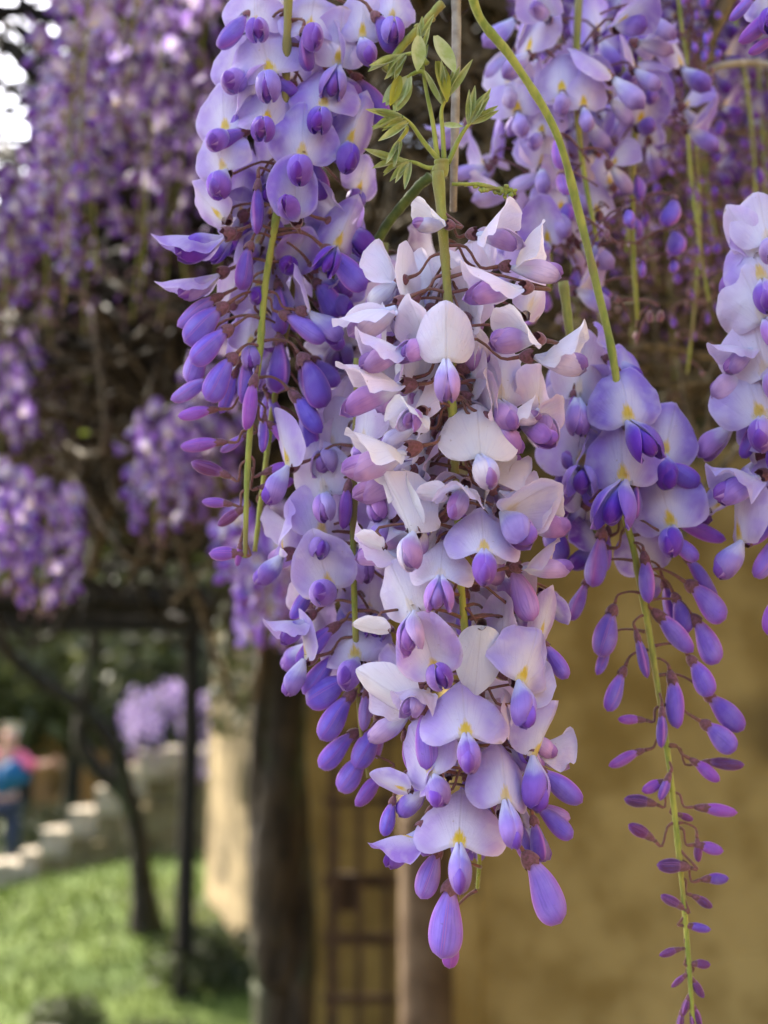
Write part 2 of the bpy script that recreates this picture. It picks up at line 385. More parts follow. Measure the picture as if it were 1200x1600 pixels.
for sg in (-1, 1):
    WING[sg] = [mesh('wing', *wing_data(sg, 17.5 + s, 3.9, 4.4, bend=2 + s, flare=[.15, .6, 1.3][s], seed=s)[:2], M['wing'], wing_data(sg, 17.5 + s, 3.9, 4.4, bend=2 + s, flare=[.15, .6, 1.3][s], seed=s)[2]) for s in range(3)]
def mk(name, d, m): return mesh(name, d[0], d[1], m, d[2])
KEEL = [mk('keel', solid_data(18.2 + s, 2.6, 3.6, bend=-2 - s, a=.25, p=.7), M['keel']) for s in range(2)]
BUD = [mk('bud', solid_data(18 + s * .6, 3.3 + .15 * s, 4.9 - .2 * s, nt=18, nf=22, bend=[2.4, 1.2, 3.2, 2.][s], a=.24, p=[.64, .6, .68, .66][s], pinch=.5, twist=[.1, -.25, .3, 0][s]), M['bud']) for s in range(4)]
BUDN = [mk('bud', solid_data(16 + s, 2.3, 3.1, nt=14, nf=18, bend=1.4 + s, a=.3, p=.55, pinch=.4, q=1.8, twist=.2 * s), M['bud']) for s in range(2)]
BUDT = [mk('bud', solid_data(9 + s, 1.7, 2.2, nt=10, nf=12, bend=.8, a=.5, p=.5, pinch=.3, q=1.7), M['bud']) for s in range(2)]
CAL = mk('calyx', calyx_data(), M['calyx']); CALN = mk('calyx', calyx_data(4.6, .7, 1.8), M['calyx'])

# tones: (banner edge colour, keel/bud colour, paleness of keel base, blotch)
TONE = {
 'w': ((.88, .80, .92), (.56, .32, .64), 1., .06), 'p': ((.70, .56, .80), (.50, .26, .64), 1., .35),
 'l': ((.52, .38, .76), (.29, .12, .60), .85, 1.), 'v': ((.35, .22, .69), (.16, .04, .49), .7, 1.),
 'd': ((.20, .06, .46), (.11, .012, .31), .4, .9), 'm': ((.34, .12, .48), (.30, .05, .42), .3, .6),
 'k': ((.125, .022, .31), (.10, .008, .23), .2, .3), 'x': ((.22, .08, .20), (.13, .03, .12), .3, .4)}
def jc(c, s=.06, a=1.):
    f = 1 + random.uniform(-s, s) * 1.4; return (*[min(.93, max(.01, x * f * (1 + random.uniform(-s, s)))) for x in c], a)
def rotm(yaw=0, pitch=0, roll=0):
    return Matrix.Rotation(R(roll), 4, 'Y') @ Matrix.Rotation(R(pitch), 4, 'X') @ Matrix.Rotation(R(yaw), 4, 'Z')
KA = {'O': 37, 'T': 20, 'A': 34, 'H': 62, 'S': 55, 'F': 42, 'P': 0}

U_ = random.uniform
def floret(root, pos, kind, yaw, pitch, roll, sc, tone, stem_pt, ban=True):
    """one flower or bud as part(s) of a raceme; pos is the throat (flower) or the neck (bud)"""
    tc = TONE[tone]; inv = root.matrix_basis.translation
    X = Matrix.Translation(pos - inv) @ rotm(yaw, pitch, roll) @ Matrix.Scale(sc, 4)
    if kind in 'OTAHSFP':
        ka = KA[kind] + random.uniform(-8, 12)
        if kind != 'P':
            # calyx sits behind the throat, mouth forward-down
            cx = Matrix.Translation((0, .0056, .0014) if kind != 'A' else (0, .0050, -.0026)) @ Matrix.Rotation(R(-66 - ka * .25), 4, 'X')
            f = obj('flower', CAL, root, X @ cx, jc((1, 1, 1)))
            Xi = cx.inverted()
        else:
            cx = Matrix.Translation((0, .0045, .001)) @ Matrix.Rotation(R(-70), 4, 'X')
            f = obj('flower', CALN, root, X @ cx, jc((1, 1, 1))); Xi = cx.inverted()
        bl = tc[3] * random.uniform(.7, 1.)
        if ban: obj('standard_petal', random.choice(BAN[kind]), f, Xi @ Matrix.Diagonal((U_(.86, 1.08), U_(.9, 1.1), U_(.88, 1.08), 1)), jc(tc[0], .05, bl))
        if kind != 'P':
            K = Xi @ Matrix.Rotation(R(-ka), 4, 'X') @ Matrix.Rotation(R(U_(-14, 14)), 4, 'Y') @ Matrix.Diagonal((U_(.78, .98), U_(.85, 1.05), U_(.82, 1.04) * (.88 if kind in 'OT' else 1), 1))
            s = random.choice((0, 0, 1, 1, 2)); wf = .22 if tone == 'w' else .5; wc = tuple(wf * a + (1 - wf) * b for a, b in zip(tc[1], tc[0]))
            for sg in (-1, 1):
                obj('wing_petal', WING[sg][s], f, K @ Matrix.Rotation(R(sg * random.uniform(-2, 5)), 4, 'Y'), jc(wc if random.random() < .5 else tc[1], .1, tc[2]))
            obj('keel_petal', random.choice(KEEL), f, K, jc(tc[1], .1, tc[2] * .6))
        neck = X @ cx; FM = neck
    else:
        me = {'B': BUD, 'b': BUDN, 't': BUDT}[kind]; cm = CAL if kind == 'B' else CALN; cs = {'B': .95, 'b': .92, 't': .78}[kind]
        f = obj('flower_bud', random.choice(me), root, X @ Matrix.Diagonal((U_(.85, 1.1), U_(.84, 1.1), U_(.9, 1.06), 1)), jc(tc[1], .14, {'x': .15, 'x2': .1, 'm': .5, 'd': .7}.get(tone, 1)))
        obj('calyx', cm, f, Matrix.Translation((0, 0, .0022 * cs)) @ Matrix.Scale(cs, 4), jc((1, 1, 1)))
        neck = X @ Matrix.Translation((0, 0, .0022 * cs)); FM = X
    a = neck.translation; up = (neck.to_3x3() @ Vector((0, 0, 1))).normalized(); b = Vector(stem_pt) - inv; L = (b - a).length
    if L < .1:
        pts = [a, a + up * min(.006, L * .35), a.lerp(b, .6) + Vector((0, 0, L * .12 + up.z * .001)), b]
        pts = catmull(pts, 3); vs, fs, uv = tube_data([FM.inverted() @ p for p in pts], lambda t: .00062 / sc * (1.25 - .5 * math.sin(t * 3.1)), 0, 6)
        obj('pedicel', mesh('pedicel', vs, fs, M['pedicel'], uv), f)
    return f

class Stem:
    def __init__(s, pts, n=10): s.p = catmull(pts, n)
    def near(s, q, lift=.006):
        b = min(s.p, key=lambda p: abs((p.z) - (q.z + lift)) + .2 * abs(p.x - q.x)); return b
def make_stem(root, st, r0, r1, mat='stem', fuzz=0, name='stem'):
    inv = root.matrix_basis.translation; pts = [p - inv for p in st.p]
    nn = len(pts); rr = lambda t: (r0 + (r1 - r0) * t) * (1 + .10 * math.sin(t * 71) * math.sin(t * 19) + .06 * math.sin(t * 23 + 1) + .16 * max(0, math.sin(t * 90)) ** 8)
    vs, fs, uv = tube_data(pts, rr, 0, 12); o = obj(name, mesh(name, vs, fs, M[mat], uv), root)
    if fuzz:
        V = []; Fc = []
        for i in range(fuzz):
            t = random.random() * (nn - 1.001); k = int(t); p = pts[k].lerp(pts[k + 1], t - k); d = (pts[k + 1] - pts[k]).normalized()
            a = d.orthogonal().normalized(); a.rotate(Quaternion(d, random.uniform(0, 6.283))); r = rr(t / nn)
            L = random.uniform(.0003, .0009); q = p + a * r * .95; e = d.cross(a) * .00004
            tipp = q + a * L + d * random.uniform(-.0004, .0004); j = len(V); V += [q - e, q + e, tipp]; Fc.append((j, j + 1, j + 2))
        tag(obj('stem_hair', mesh('stem_hair', V, Fc, M['fuzz'], smooth=False), o), kind='stuff')
    return o
def raceme(name_label, spts, z, items, r0=.0018, r1=.001, fuzz=0, group=None, fill=None, mat='stem'):
    pts = [P(*q, z) if len(q) == 2 else P(q[0], q[1], z + q[2]) for q in spts]
    root = thing('wisteria_raceme', pts[0], name_label, 'wisteria raceme', group)
    st = Stem(pts); make_stem(root, st, r0, r1, mat, fuzz)
    for it in items:
        px, py, kind, yaw, pitch, roll, sc, dz, tone = it
        q = P(px, py, z + dz)
        if kind in 'Bbt':            # given by its middle: move back to the neck
            L = {'B': 18, 'b': 16, 't': 9}[kind] * mm * sc * .5
            q = q - (rotm(yaw, pitch, roll).to_3x3() @ Vector((0, 0, -1))) * L
        floret(root, q, kind, yaw, pitch, roll, sc, tone, st.near(q))
    if fill: fill(root, st)
    return root, st
def backfill(n, t0, t1, kinds, tones, rmin, rmax, spread=(95, 265), sc=(.8, 1.), seed=0):
    def go(root, st):
        rs = random.Random(seed)
        for i in range(n):
            t = t0 + (t1 - t0) * (i + .5) / n; p = st.p[int(t * (len(st.p) - 1))]; az = R(rs.uniform(*spread)); r = rs.uniform(rmin, rmax)
            q = p + Vector((math.sin(az) * r, -math.cos(az) * r, -.004)); kd = kinds(t) if callable(kinds) else rs.choice(kinds)
            to = tones(t) if callable(tones) else rs.choice(tones)
            roll = -math.sin(az) * rs.uniform(15, 60) if kd in 'Bbt' else rs.uniform(-15, 15)
            floret(root, q, kd, math.degrees(az) + rs.uniform(-25, 25), rs.uniform(-10, 10), roll, rs.uniform(*sc), to, p + Vector((0, 0, .004)))
    return go
#BUILD-RACEMES
# ------------------------------------------------------------------ the sharp raceme in the middle
MAIN = [
 (694,352,'H',-70,5,12,.72,-.004,'w'), (748,366,'H',48,15,-18,.9,-.003,'w'), (700,474,'F',-56,5,-8,.85,.008,'w'),
 (697,564,'T',0,0,0,1.08,-.018,'w'), (812,452,'H',-62,10,6,.98,-.008,'w'), (822,492,'P',25,0,32,1.1,.006,'p'),
 (832,532,'H',-50,15,18,.98,-.012,'w'), (838,558,'H',74,8,-12,1.02,-.004,'w'), (618,482,'H',-84,12,-24,1.05,-.004,'w'),
 (620,500,'P',-50,0,-105,.9,.002,'w'), (634,545,'H',-74,14,-6,.9,-.010,'p'), (624,606,'H',-84,10,2,1.1,-.006,'w'),
 (782,628,'O',4,-5,2,1.06,.004,'p'), (838,640,'O',48,0,18,.95,.010,'p'), (750,714,'O',2,-8,0,1.16,-.012,'w'),
 (788,652,'H',76,10,-10,.66,-.002,'w'), (656,648,'H',-28,20,4,.86,-.012,'w'), (632,708,'H',-86,14,-8,1.16,-.008,'w'),
 (636,742,'H',-78,12,-10,1.05,.004,'w'), (655,600,'O',-30,0,-20,.8,.016,'w'), (818,668,'S',58,-8,22,.9,.004,'p'),
 (846,690,'P',60,0,30,.9,.012,'p'), (644,834,'F',-34,0,-22,1.08,-.010,'w'), (600,856,'P',-60,0,-82,.55,-.006,'w'),
 (726,762,'H',-12,28,4,.88,-.008,'p'), (700,772,'P',-40,0,-100,.55,-.012,'w'), (786,802,'S',34,-6,40,1.14,-.008,'p'),
 (756,862,'A',0,0,2,1.04,-.020,'l'), (826,822,'H',58,10,-20,.92,-.002,'p'), (688,902,'A',-6,-6,2,1.0,-.019,'p'),
 (646,958,'O',-26,-8,-28,1.04,-.010,'p'), (610,985,'P',-50,0,-92,.62,-.012,'w'), (818,922,'B',70,0,-28,1.0,.002,'p'),
 (792,990,'O',18,0,14,1.0,.018,'p'), (684,1056,'S',-8,-26,-14,1.1,-.012,'l'), (752,978,'P',6,-8,186,1.12,-.008,'w'),
 (812,1066,'O',30,-6,28,1.1,-.010,'l'), (842,1000,'P',30,0,18,.85,.006,'l'), (650,1100,'P',-30,0,-68,1.12,-.006,'w'),
 (668,1078,'H',-55,20,-18,.78,-.004,'p'), (660,1150,'B',-70,0,6,1.0,-.008,'l'), (640,1048,'B',-60,0,22,1.0,.018,'p'),
 (728,1149,'A',2,0,0,1.10,-.020,'l'), (678,1214,'O',-30,-18,-30,1.02,-.010,'l'), (640,1236,'P',-40,0,-76,.66,-.006,'l'),
 (606,1276,'B',-70,0,18,.66,.002,'v'), (822,1146,'B',40,0,-8,.9,-.002,'v'), (834,1184,'F',46,0,38,1.02,-.006,'l'),
 (790,1252,'A',12,4,8,1.06,-.017,'l'), (876,1226,'B',80,0,-56,1.0,.0,'v'), (858,1266,'B',80,0,-78,.74,.006,'p'),
 (842,1312,'B',30,0,-14,.78,-.002,'d'), (717,1321,'A',-4,-2,4,1.10,-.018,'l'), (652,1300,'H',-72,16,-26,.86,-.006,'v'),
 (668,1367,'B',-75,0,24,.98,-.006,'l'), (692,1438,'B',-88,0,16,1.32,-.010,'l'), (702,1484,'B',-60,0,8,.72,.002,'m'),
 (857,1384,'B',84,0,-36,1.28,-.008,'l'), (728,1245,'B',20,0,2,.82,.006,'v'), (758,1192,'P',20,0,24,.9,.010,'l'),
 (640,1180,'B',-40,0,-12,.8,.012,'l'), (700,1212,'P',-20,0,-30,.8,.012,'v'), (724,960,'B',-30,0,8,.8,.008,'v'),
 (700,860,'O',-20,0,-10,.9,.014,'p'), (726,820,'B',10,0,0,.9,.006,'p'), (780,900,'O',30,0,10,.9,.018,'p'),
 (870,1030,'B',80,0,-40,.8,.010,'v'), (845,925,'P',40,0,150,.7,.014,'v'), (660,700,'O',-20,0,-8,.9,.018,'p'),
 (595,770,'O',-40,0,-30,.9,.012,'p'), (570,690,'O',-50,0,-10,.85,.016,'p')]
MAIN = [(a, b, c, d, e_, f_, g * .95, h, i) for a, b, c, d, e_, f_, g, h, i in MAIN]
mk_ = lambda t: 'OTSH'[random.randrange(4)] if t < .72 else ('OB'[random.randrange(2)] if t < .86 else 'B')
mt_ = lambda t: random.choice('wwp') if t < .45 else (random.choice('ppl') if t < .75 else random.choice('lv'))
raceme('large sharp raceme of open whitish lavender flowers in the middle with plump lilac tip buds',
       [(684, 268), (692, 360), (700, 470), (705, 600), (711, 730), (722, 930), (736, 1100), (742, 1230), (749, 1330, .002), (746, 1388, .004)], .42,
       MAIN, .00185, .0006, fuzz=2600, fill=backfill(66, .14, .86, mk_, mt_, .012, .024, (85, 275), (.75, .92), 3))
_r, _s = bpy.data.objects['wisteria_raceme'], Stem([P(700, 420, .42), P(705, 600, .42), P(712, 730, .42), (P(722, 930, .42))])
backfill(20, .0, .95, 'OTSO', 'wwp', .007, .014, (60, 300), (.8, .95), 33)(_r, _s)

# ------------------------------------------------------------------ companion behind it, on its left
COMP = [
 (508,772,'O',-12,0,-14,1.0,.0,'p'), (538,792,'b',-40,0,10,1.0,-.004,'m'), (500,838,'O',24,-4,10,.98,-.002,'l'),
 (556,858,'O',10,0,8,1.05,.008,'p'), (517,922,'S',-4,-12,-14,1.08,-.004,'l'), (480,968,'H',-70,10,-26,.8,.0,'l'),
 (492,1000,'b',-80,0,56,1.1,.0,'v'), (556,1032,'O',-6,-8,-10,1.12,-.004,'l'), (500,1046,'B',-80,0,50,.9,.002,'v'),
 (508,1078,'B',-84,0,62,1.0,.0,'v'), (520,1118,'B',-84,0,42,1.08,-.002,'v'), (522,1168,'B',-84,0,56,1.0,.002,'v'),
 (568,1112,'b',-50,0,10,.92,-.002,'p'), (572,1164,'B',-70,0,32,.92,.0,'v'), (546,1206,'B',-84,0,46,.92,.002,'l'),
 (574,1230,'b',-84,0,50,.9,.0,'m'), (480,880,'P',-40,0,-20,.8,.01,'l'), (590,960,'O',20,0,10,.9,.014,'l'),
 (470,940,'b',-80,0,40,.9,.006,'v'), (600,1060,'B',20,0,6,.9,.01,'v'), (590,1150,'b',10,0,0,1.,.008,'l'),
 (520,700,'O',-30,0,-20,.95,.01,'p'), (480,760,'P',-50,0,-40,.8,.01,'p')]
raceme('lavender raceme tucked behind the middle one with blue violet buds lower left',
       [(560, 560), (556, 700), (552, 850), (556, 1000), (562, 1120), (575, 1215)], .452, COMP, .0016, .0006,
       fill=backfill(26, .1, .75, lambda t: random.choice('OOST'), lambda t: random.choice('pll'), .012, .026, (80, 280), (.85, 1.), 5))
FADED = [(618,450,'O',0,0,4,1.05,0,'x'), (545,540,'O',-12,0,-6,1.15,0,'x'), (590,590,'O',8,0,10,1.1,.01,'x'), (620,520,'P',20,0,30,1.,.0,'x'),
 (536,620,'O',-30,0,-20,1.05,.01,'x'), (600,690,'O',0,0,0,1.1,.01,'p'), (560,650,'P',-20,0,-40,1.,.0,'p'), (640,640,'O',10,0,10,1.,.012,'p'),
 (520,590,'P',-40,0,-50,1.,.0,'x'), (612,770,'O',0,0,0,1.,.01,'p')]
TONE['x'] = ((.27, .19, .30), (.18, .08, .22), .5, .15)
raceme('dull mauve faded raceme between the violet left raceme and the pale middle one', [(600, 380), (590, 520), (590, 640), (600, 760)], .50, FADED,
       fill=backfill(14, .05, .95, 'OS', 'xp', .010, .02, (0, 360), (.9, 1.1), 8))

# ------------------------------------------------------------------ violet raceme, upper left
LEFT = [
 (400,46,'O',2,0,-4,1.1,.0,'l'), (483,52,'O',4,0,6,1.25,-.002,'l'), (566,62,'T',6,0,2,1.15,.0,'l'), (612,32,'O',6,0,6,1.05,.002,'l'),
 (378,118,'O',-20,0,-14,1.2,.004,'l'), (424,116,'O',-4,0,-16,1.24,-.004,'l'), (528,104,'T',8,0,4,1.25,.0,'l'), (352,208,'O',-18,0,-8,1.15,-.002,'l'),
 (416,196,'O',-2,0,4,1.18,-.008,'l'), (505,172,'O',2,0,2,1.16,-.008,'v'), (471,248,'O',0,0,2,1.26,-.014,'v'), (544,226,'F',14,0,18,1.2,-.002,'v'),
 (350,268,'O',-18,0,-20,1.14,-.008,'l'), (462,342,'S',-4,-18,2,1.15,-.012,'v'), (524,388,'F',16,0,22,1.1,-.002,'v'), (346,372,'H',-76,14,-14,1.05,-.006,'v'),
 (352,345,'P',-50,0,-52,1.0,-.002,'l'), (400,322,'b',-30,0,4,1.0,-.010,'d'), (404,384,'O',-10,0,0,.95,.008,'v'), (340,432,'H',-78,10,-20,.9,.0,'l'),
 (378,416,'B',-70,0,20,.9,-.006,'d'), (540,414,'B',84,0,-50,1.0,-.002,'v'), (607,48,'B',60,0,-40,.85,-.002,'d'), (477,78,'B',-20,0,-4,.8,-.004,'d'),
 (357,214,'B',-80,0,70,.8,-.004,'d'), (440,128,'B',70,0,-60,.7,.0,'d'),
 (306,482,'b',-84,0,62,1.12,.0,'l'), (316,502,'B',-84,0,54,1.0,-.004,'v'), (325,537,'B',-84,0,54,1.0,-.006,'v'), (338,586,'B',-84,0,42,.96,-.006,'v'),
 (298,604,'b',-84,0,72,.95,.002,'l'), (381,590,'b',-30,0,12,1.1,.0,'l'), (352,612,'b',-60,0,26,1.,.002,'v'), (388,628,'b',-40,0,14,1.05,-.006,'m'),
 (305,643,'b',-84,0,84,.86,.0,'m'), (316,692,'b',-84,0,88,.9,.0,'m'), (326,729,'b',-84,0,116,.9,.0,'x2'), (445,678,'b',84,0,-58,.86,.0,'m'),
 (413,682,'b',30,0,0,.86,.0,'d'), (437,730,'t',84,0,-110,1.1,.002,'m'), (364,690,'b',-84,0,66,.7,.004,'l'), (338,784,'t',-84,0,100,1.0,.0,'m'),
 (350,863,'t',-84,0,96,1.1,.0,'m'), (372,868,'t',-20,0,10,.8,.0,'m'), (360,806,'t',-60,0,60,1.,.0,'x2'), (428,758,'t',80,0,-100,.9,.004,'m'),
 (478,508,'B',84,0,-64,1.0,.0,'l'), (440,572,'B',30,0,-6,1.1,.006,'d'), (498,594,'B',84,0,-36,1.12,.0,'d'), (484,645,'b',84,0,-42,1.1,.0,'v'),
 (392,540,'O',-8,0,0,.95,.006,'l'), (405,450,'O',-16,0,-10,.9,.008,'v'), (440,480,'B',20,0,-10,1.,.008,'v'), (450,420,'S',20,-10,20,.95,.01,'v'),
 (500,280,'B',60,0,-30,.95,.006,'d'), (560,300,'O',30,0,20,.9,.02,'v'), (430,290,'O',-10,0,-10,.9,.01,'v'), (520,460,'S',50,0,20,.9,.014,'v'),
 (580,150,'B',60,0,-40,1.,.01,'d'), (440,20,'P',0,0,10,1.,.01,'p')]
LEFT = [(a, b, c, d, e_, f_, g * (.88 if c in 'OTSF' else 1), h, i) for a, b, c, d, e_, f_, g, h, i in LEFT]
TONE['x2'] = ((.3, .1, .2), (.14, .03, .10), .2, .3)
raceme('violet raceme left of the middle, open at the top, bare yellow green tip below',
       [(452, -60), (447, 120), (441, 260), (430, 350), (414, 450), (405, 560), (393, 650), (386, 750), (383, 872)], .455, LEFT, .0016, .0009, fuzz=1200,
       fill=backfill(30, .02, .6, lambda t: random.choice('OSOB'), lambda t: random.choice('vvl'), .014, .028, (90, 270), (.9, 1.05), 9))
raceme('thin short raceme hanging beside the tip of the upper left violet one', [(470, 380), (446, 520), (426, 640), (412, 750), (398, 862)], .475,
       [(432,640,'b',60,0,-30,.8,0,'v'), (440,756,'t',84,0,-120,1.,0,'m'), (446,826,'t',84,0,-96,.8,0,'m'), (418,800,'t',60,0,-40,.7,0,'x2')], .0013, .0009,
       fill=backfill(12, .05, .55, 'Bb', 'vd', .008, .016, (40, 200), (.8, 1.), 10))

# ------------------------------------------------------------------ violet raceme, right
RIGHT = [
 (986,664,'O',0,0,0,1.16,-.010,'v'), (990,610,'P',0,0,0,.85,.006,'v'), (1038,716,'O',14,0,14,1.1,-.004,'v'), (972,758,'O',-4,-6,-6,1.2,-.014,'v'),
 (1048,828,'O',2,-4,2,1.16,-.010,'v'), (1108,800,'P',60,0,70,1.0,.004,'v'), (1092,828,'b',84,0,-80,1.15,.002,'m'), (1066,742,'B',84,0,-66,.85,-.006,'d'),
 (1064,848,'B',80,0,-46,.95,-.008,'v'), (992,778,'B',30,0,-12,.8,-.012,'d'), (930,876,'B',-60,0,10,1.06,.0,'v'), (908,932,'B',-60,0,12,.9,.004,'d'),
 (948,990,'B',-60,0,18,1.0,.0,'v'), (940,1034,'b',-70,0,34,.8,.004,'v'), (958,1078,'B',-60,0,22,.92,.0,'v'), (1017,910,'b',40,0,-16,1.2,-.006,'v'),
 (1096,898,'b',84,0,-54,1.2,.002,'v'), (1112,934,'B',84,0,-56,1.12,-.004,'v'), (1007,1022,'b',20,0,-4,1.1,-.004,'d'), (1062,986,'b',60,0,-34,1.2,-.002,'v'),
 (1108,996,'B',84,0,-50,.92,.0,'v'), (1105,1056,'B',84,0,-42,1.02,-.002,'v'), (1062,1100,'b',50,0,-28,1.12,-.002,'v'), (1136,1110,'B',84,0,-54,.92,.002,'d'),
 (1128,1144,'B',84,0,-64,.9,.0,'v'), (1033,1142,'b',10,0,-6,1.05,-.004,'d'), (988,1122,'t',-84,0,88,1.2,.0,'m'), (976,1179,'b',-84,0,86,.78,.0,'m'),
 (1106,1200,'b',84,0,-56,.85,.0,'m'), (1130,1190,'b',84,0,-84,.86,.004,'x2'), (1016,1225,'t',-84,0,82,1.2,.0,'m'), (1042,1228,'t',0,0,10,1.3,-.003,'d'),
 (1000,1250,'t',-84,0,116,1.3,.0,'x2'), (1116,1267,'t',84,0,-86,1.4,.0,'m'), (1073,1275,'t',50,0,-60,.8,.0,'x2'), (1002,1300,'t',-84,0,116,1.3,.0,'x2'),
 (1110,1321,'t',84,0,-80,1.3,.0,'m'), (1088,1332,'t',60,0,-20,1.,.0,'x2'), (1046,1355,'t',-84,0,100,1.3,-.002,'x2'), (1117,1372,'t',84,0,-110,1.2,.0,'d'),
 (1046,1408,'t',-84,0,110,1.1,.0,'x2'), (1094,1450,'t',84,0,-90,1.1,.0,'d'), (1034,1438,'t',-84,0,96,1.1,.0,'x2'), (1098,1410,'t',84,0,-80,.9,.0,'x2'),
 (1050,1490,'t',-84,0,70,1.,.0,'x2'), (1100,1500,'t',84,0,-100,.9,.0,'x2'), (1062,1530,'t',-60,0,40,.9,.0,'x2'), (1092,1545,'t',60,0,-40,.9,.0,'x2'),
 (1072,1570,'t',-40,0,24,.9,.0,'x2'), (1088,1585,'t',40,0,-20,.9,.0,'x2'), (1080,1600,'t',0,0,0,.9,.0,'x2'), (1066,1592,'t',-30,0,10,.9,0,'x2')]
RIGHT = [(a + random.uniform(-4, 4), b + random.uniform(-5, 5), c, d + random.uniform(-25, 25), e_, f_ + random.uniform(-16, 16), g * (1.1 if c in 'OP' else 1) * ((.85 if b < 1340 else .8) if c == 't' else .95) * random.uniform(.85, 1.1), h, i) for a, b, c, d, e_, f_, g, h, i in RIGHT if not (b > 1400 and random.random() < .12)]
raceme('violet raceme on the right with long rows of buds before the ochre wall',
       [(728, -60, -.02), (748, 24, -.015), (800, 92, -.01), (868, 205, -.005), (905, 335), (932, 445), (958, 560), (974, 690), (972, 780), (992, 868), (1014, 985), (1030, 1090), (1045, 1190), (1053, 1262), (1062, 1345), (1072, 1450), (1084, 1610)],
       .46, RIGHT, .0016, .0009, fuzz=900, fill=backfill(11, .44, .60, lambda t: random.choice('OSB'), 'vd', .010, .022, (90, 270), (.8, 1.), 12))

SECOND = [(902,624,'T',0,0,8,1.15,-.004,'p'), (912,734,'O',-6,-4,-4,1.25,-.006,'l'), (893,640,'B',-40,0,8,.7,-.004,'v'), (922,762,'B',40,0,-12,.9,-.004,'v'),
 (880,690,'O',-30,0,-20,1.1,.01,'p'), (944,700,'P',20,0,60,.7,.004,'p'), (870,840,'B',60,0,-30,1.,.002,'v'), (862,820,'O',10,0,10,.9,.01,'v'),
 (905,830,'t',60,0,-20,1.,.006,'p'), (950,650,'t',60,0,-70,1.2,.0,'m'), (880,770,'B',30,0,-10,1.,.006,'d')]
raceme('short lavender raceme squeezed between the middle raceme and the right violet one', [(880, 440), (896, 560), (915, 650), (925, 760), (935, 880)], .475, SECOND,
       fill=backfill(8, .2, .8, 'OS', 'lv', .008, .02, (60, 300), (.9, 1.1), 14))
EDGE = [(1200,380,'O',-10,0,-6,1.0,.0,'p'), (1192,440,'O',-20,0,-14,1.2,.0,'l'), (1196,500,'O',-26,0,-24,1.2,-.004,'p'), (1176,545,'H',-70,10,-10,.8,.0,'p'),
 (1198,590,'O',-16,0,-10,1.25,-.006,'p'), (1190,655,'O',-18,0,-16,1.25,-.008,'l'), (1210,700,'O',0,0,0,1.1,.0,'v'), (1172,680,'B',-70,0,30,.8,.004,'d'),
 (1184,748,'H',-74,10,-8,1.0,-.004,'l'), (1200,770,'B',-80,0,66,.9,.0,'d'), (1188,812,'B',-80,0,50,1.1,.0,'v'), (1200,862,'B',-80,0,44,1.0,.0,'l'),
 (1206,960,'B',-80,0,30,.9,.0,'m'), (1215,560,'O',0,0,0,1.2,.01,'p'), (1210,470,'O',0,0,0,1.2,.01,'p'), (1220,800,'O',0,0,0,1.1,.0,'v'), (1184,400,'P',-40,0,-30,1.,.004,'p')]
raceme('pale lilac raceme cut off by the right edge of the picture', [(1235, 250), (1238, 450), (1236, 650), (1238, 850), (1240, 1050)], .45, EDGE,
       fill=backfill(16, .1, .75, 'OSO', 'pll', .012, .026, (60, 300), (1., 1.15), 16))
CORNER = [(1185,36,'b',-60,0,60,1.1,.0,'m'), (1190,68,'b',-60,0,70,.7,.0,'m'), (1210,20,'O',-20,0,-10,1.0,0,'v'), (1160,10,'b',-60,0,50,.8,.0,'v')]
raceme('few magenta buds reaching into the top right corner', [(1235, -160), (1232, -40), (1228, 90)], .46, CORNER)

# ------------------------------------------------------------------ leaf shoot above the middle raceme
def leaflet_mesh(L, w_, fold, curl, mat):
    vs = []; fs = []; nl = 9
    for i in range(nl + 1):
        t = i / nl; g = math.sin(math.pi * min(1, t * .94 + .05)) ** .8 * (1 - .35 * t)
        for s in (-1, -.5, 0, .5, 1):
            x = s * w_ * g * math.cos(R(fold)); y = -abs(s) * w_ * g * math.sin(R(fold)); y += -curl * L * t * t
            vs.append((x, y, -L * t * (1 - .1 * t)))
    for i in range(nl):
        for j in range(4): a = i * 5 + j; fs.append((a, a + 1, a + 6, a + 5))
    return mesh('leaflet', vs, fs, mat)
LF = [leaflet_mesh(.0095 + .001 * i, .0023, 58, .15 + .14 * i, M['leaf_young']) for i in range(3)]
LO = [leaflet_mesh(.0115, .0026, 18 + 20 * i, .1, M[m]) for i, m in enumerate(('leaf_young', 'leaf_yellow'))]
sh = thing('leaf_shoot', P(684, 268, .425), 'fuzzy green shoot of folded young leaves rising from the top of the middle raceme', 'leaf shoot')
def rel(px, py, z): return P(px, py, z) - sh.location
Z = .425
make_stem(sh, Stem([P(684, 275, Z - .001), P(690, 262, Z), P(690, 250, Z)], 4), .0026, .0024, 'stem', 160)
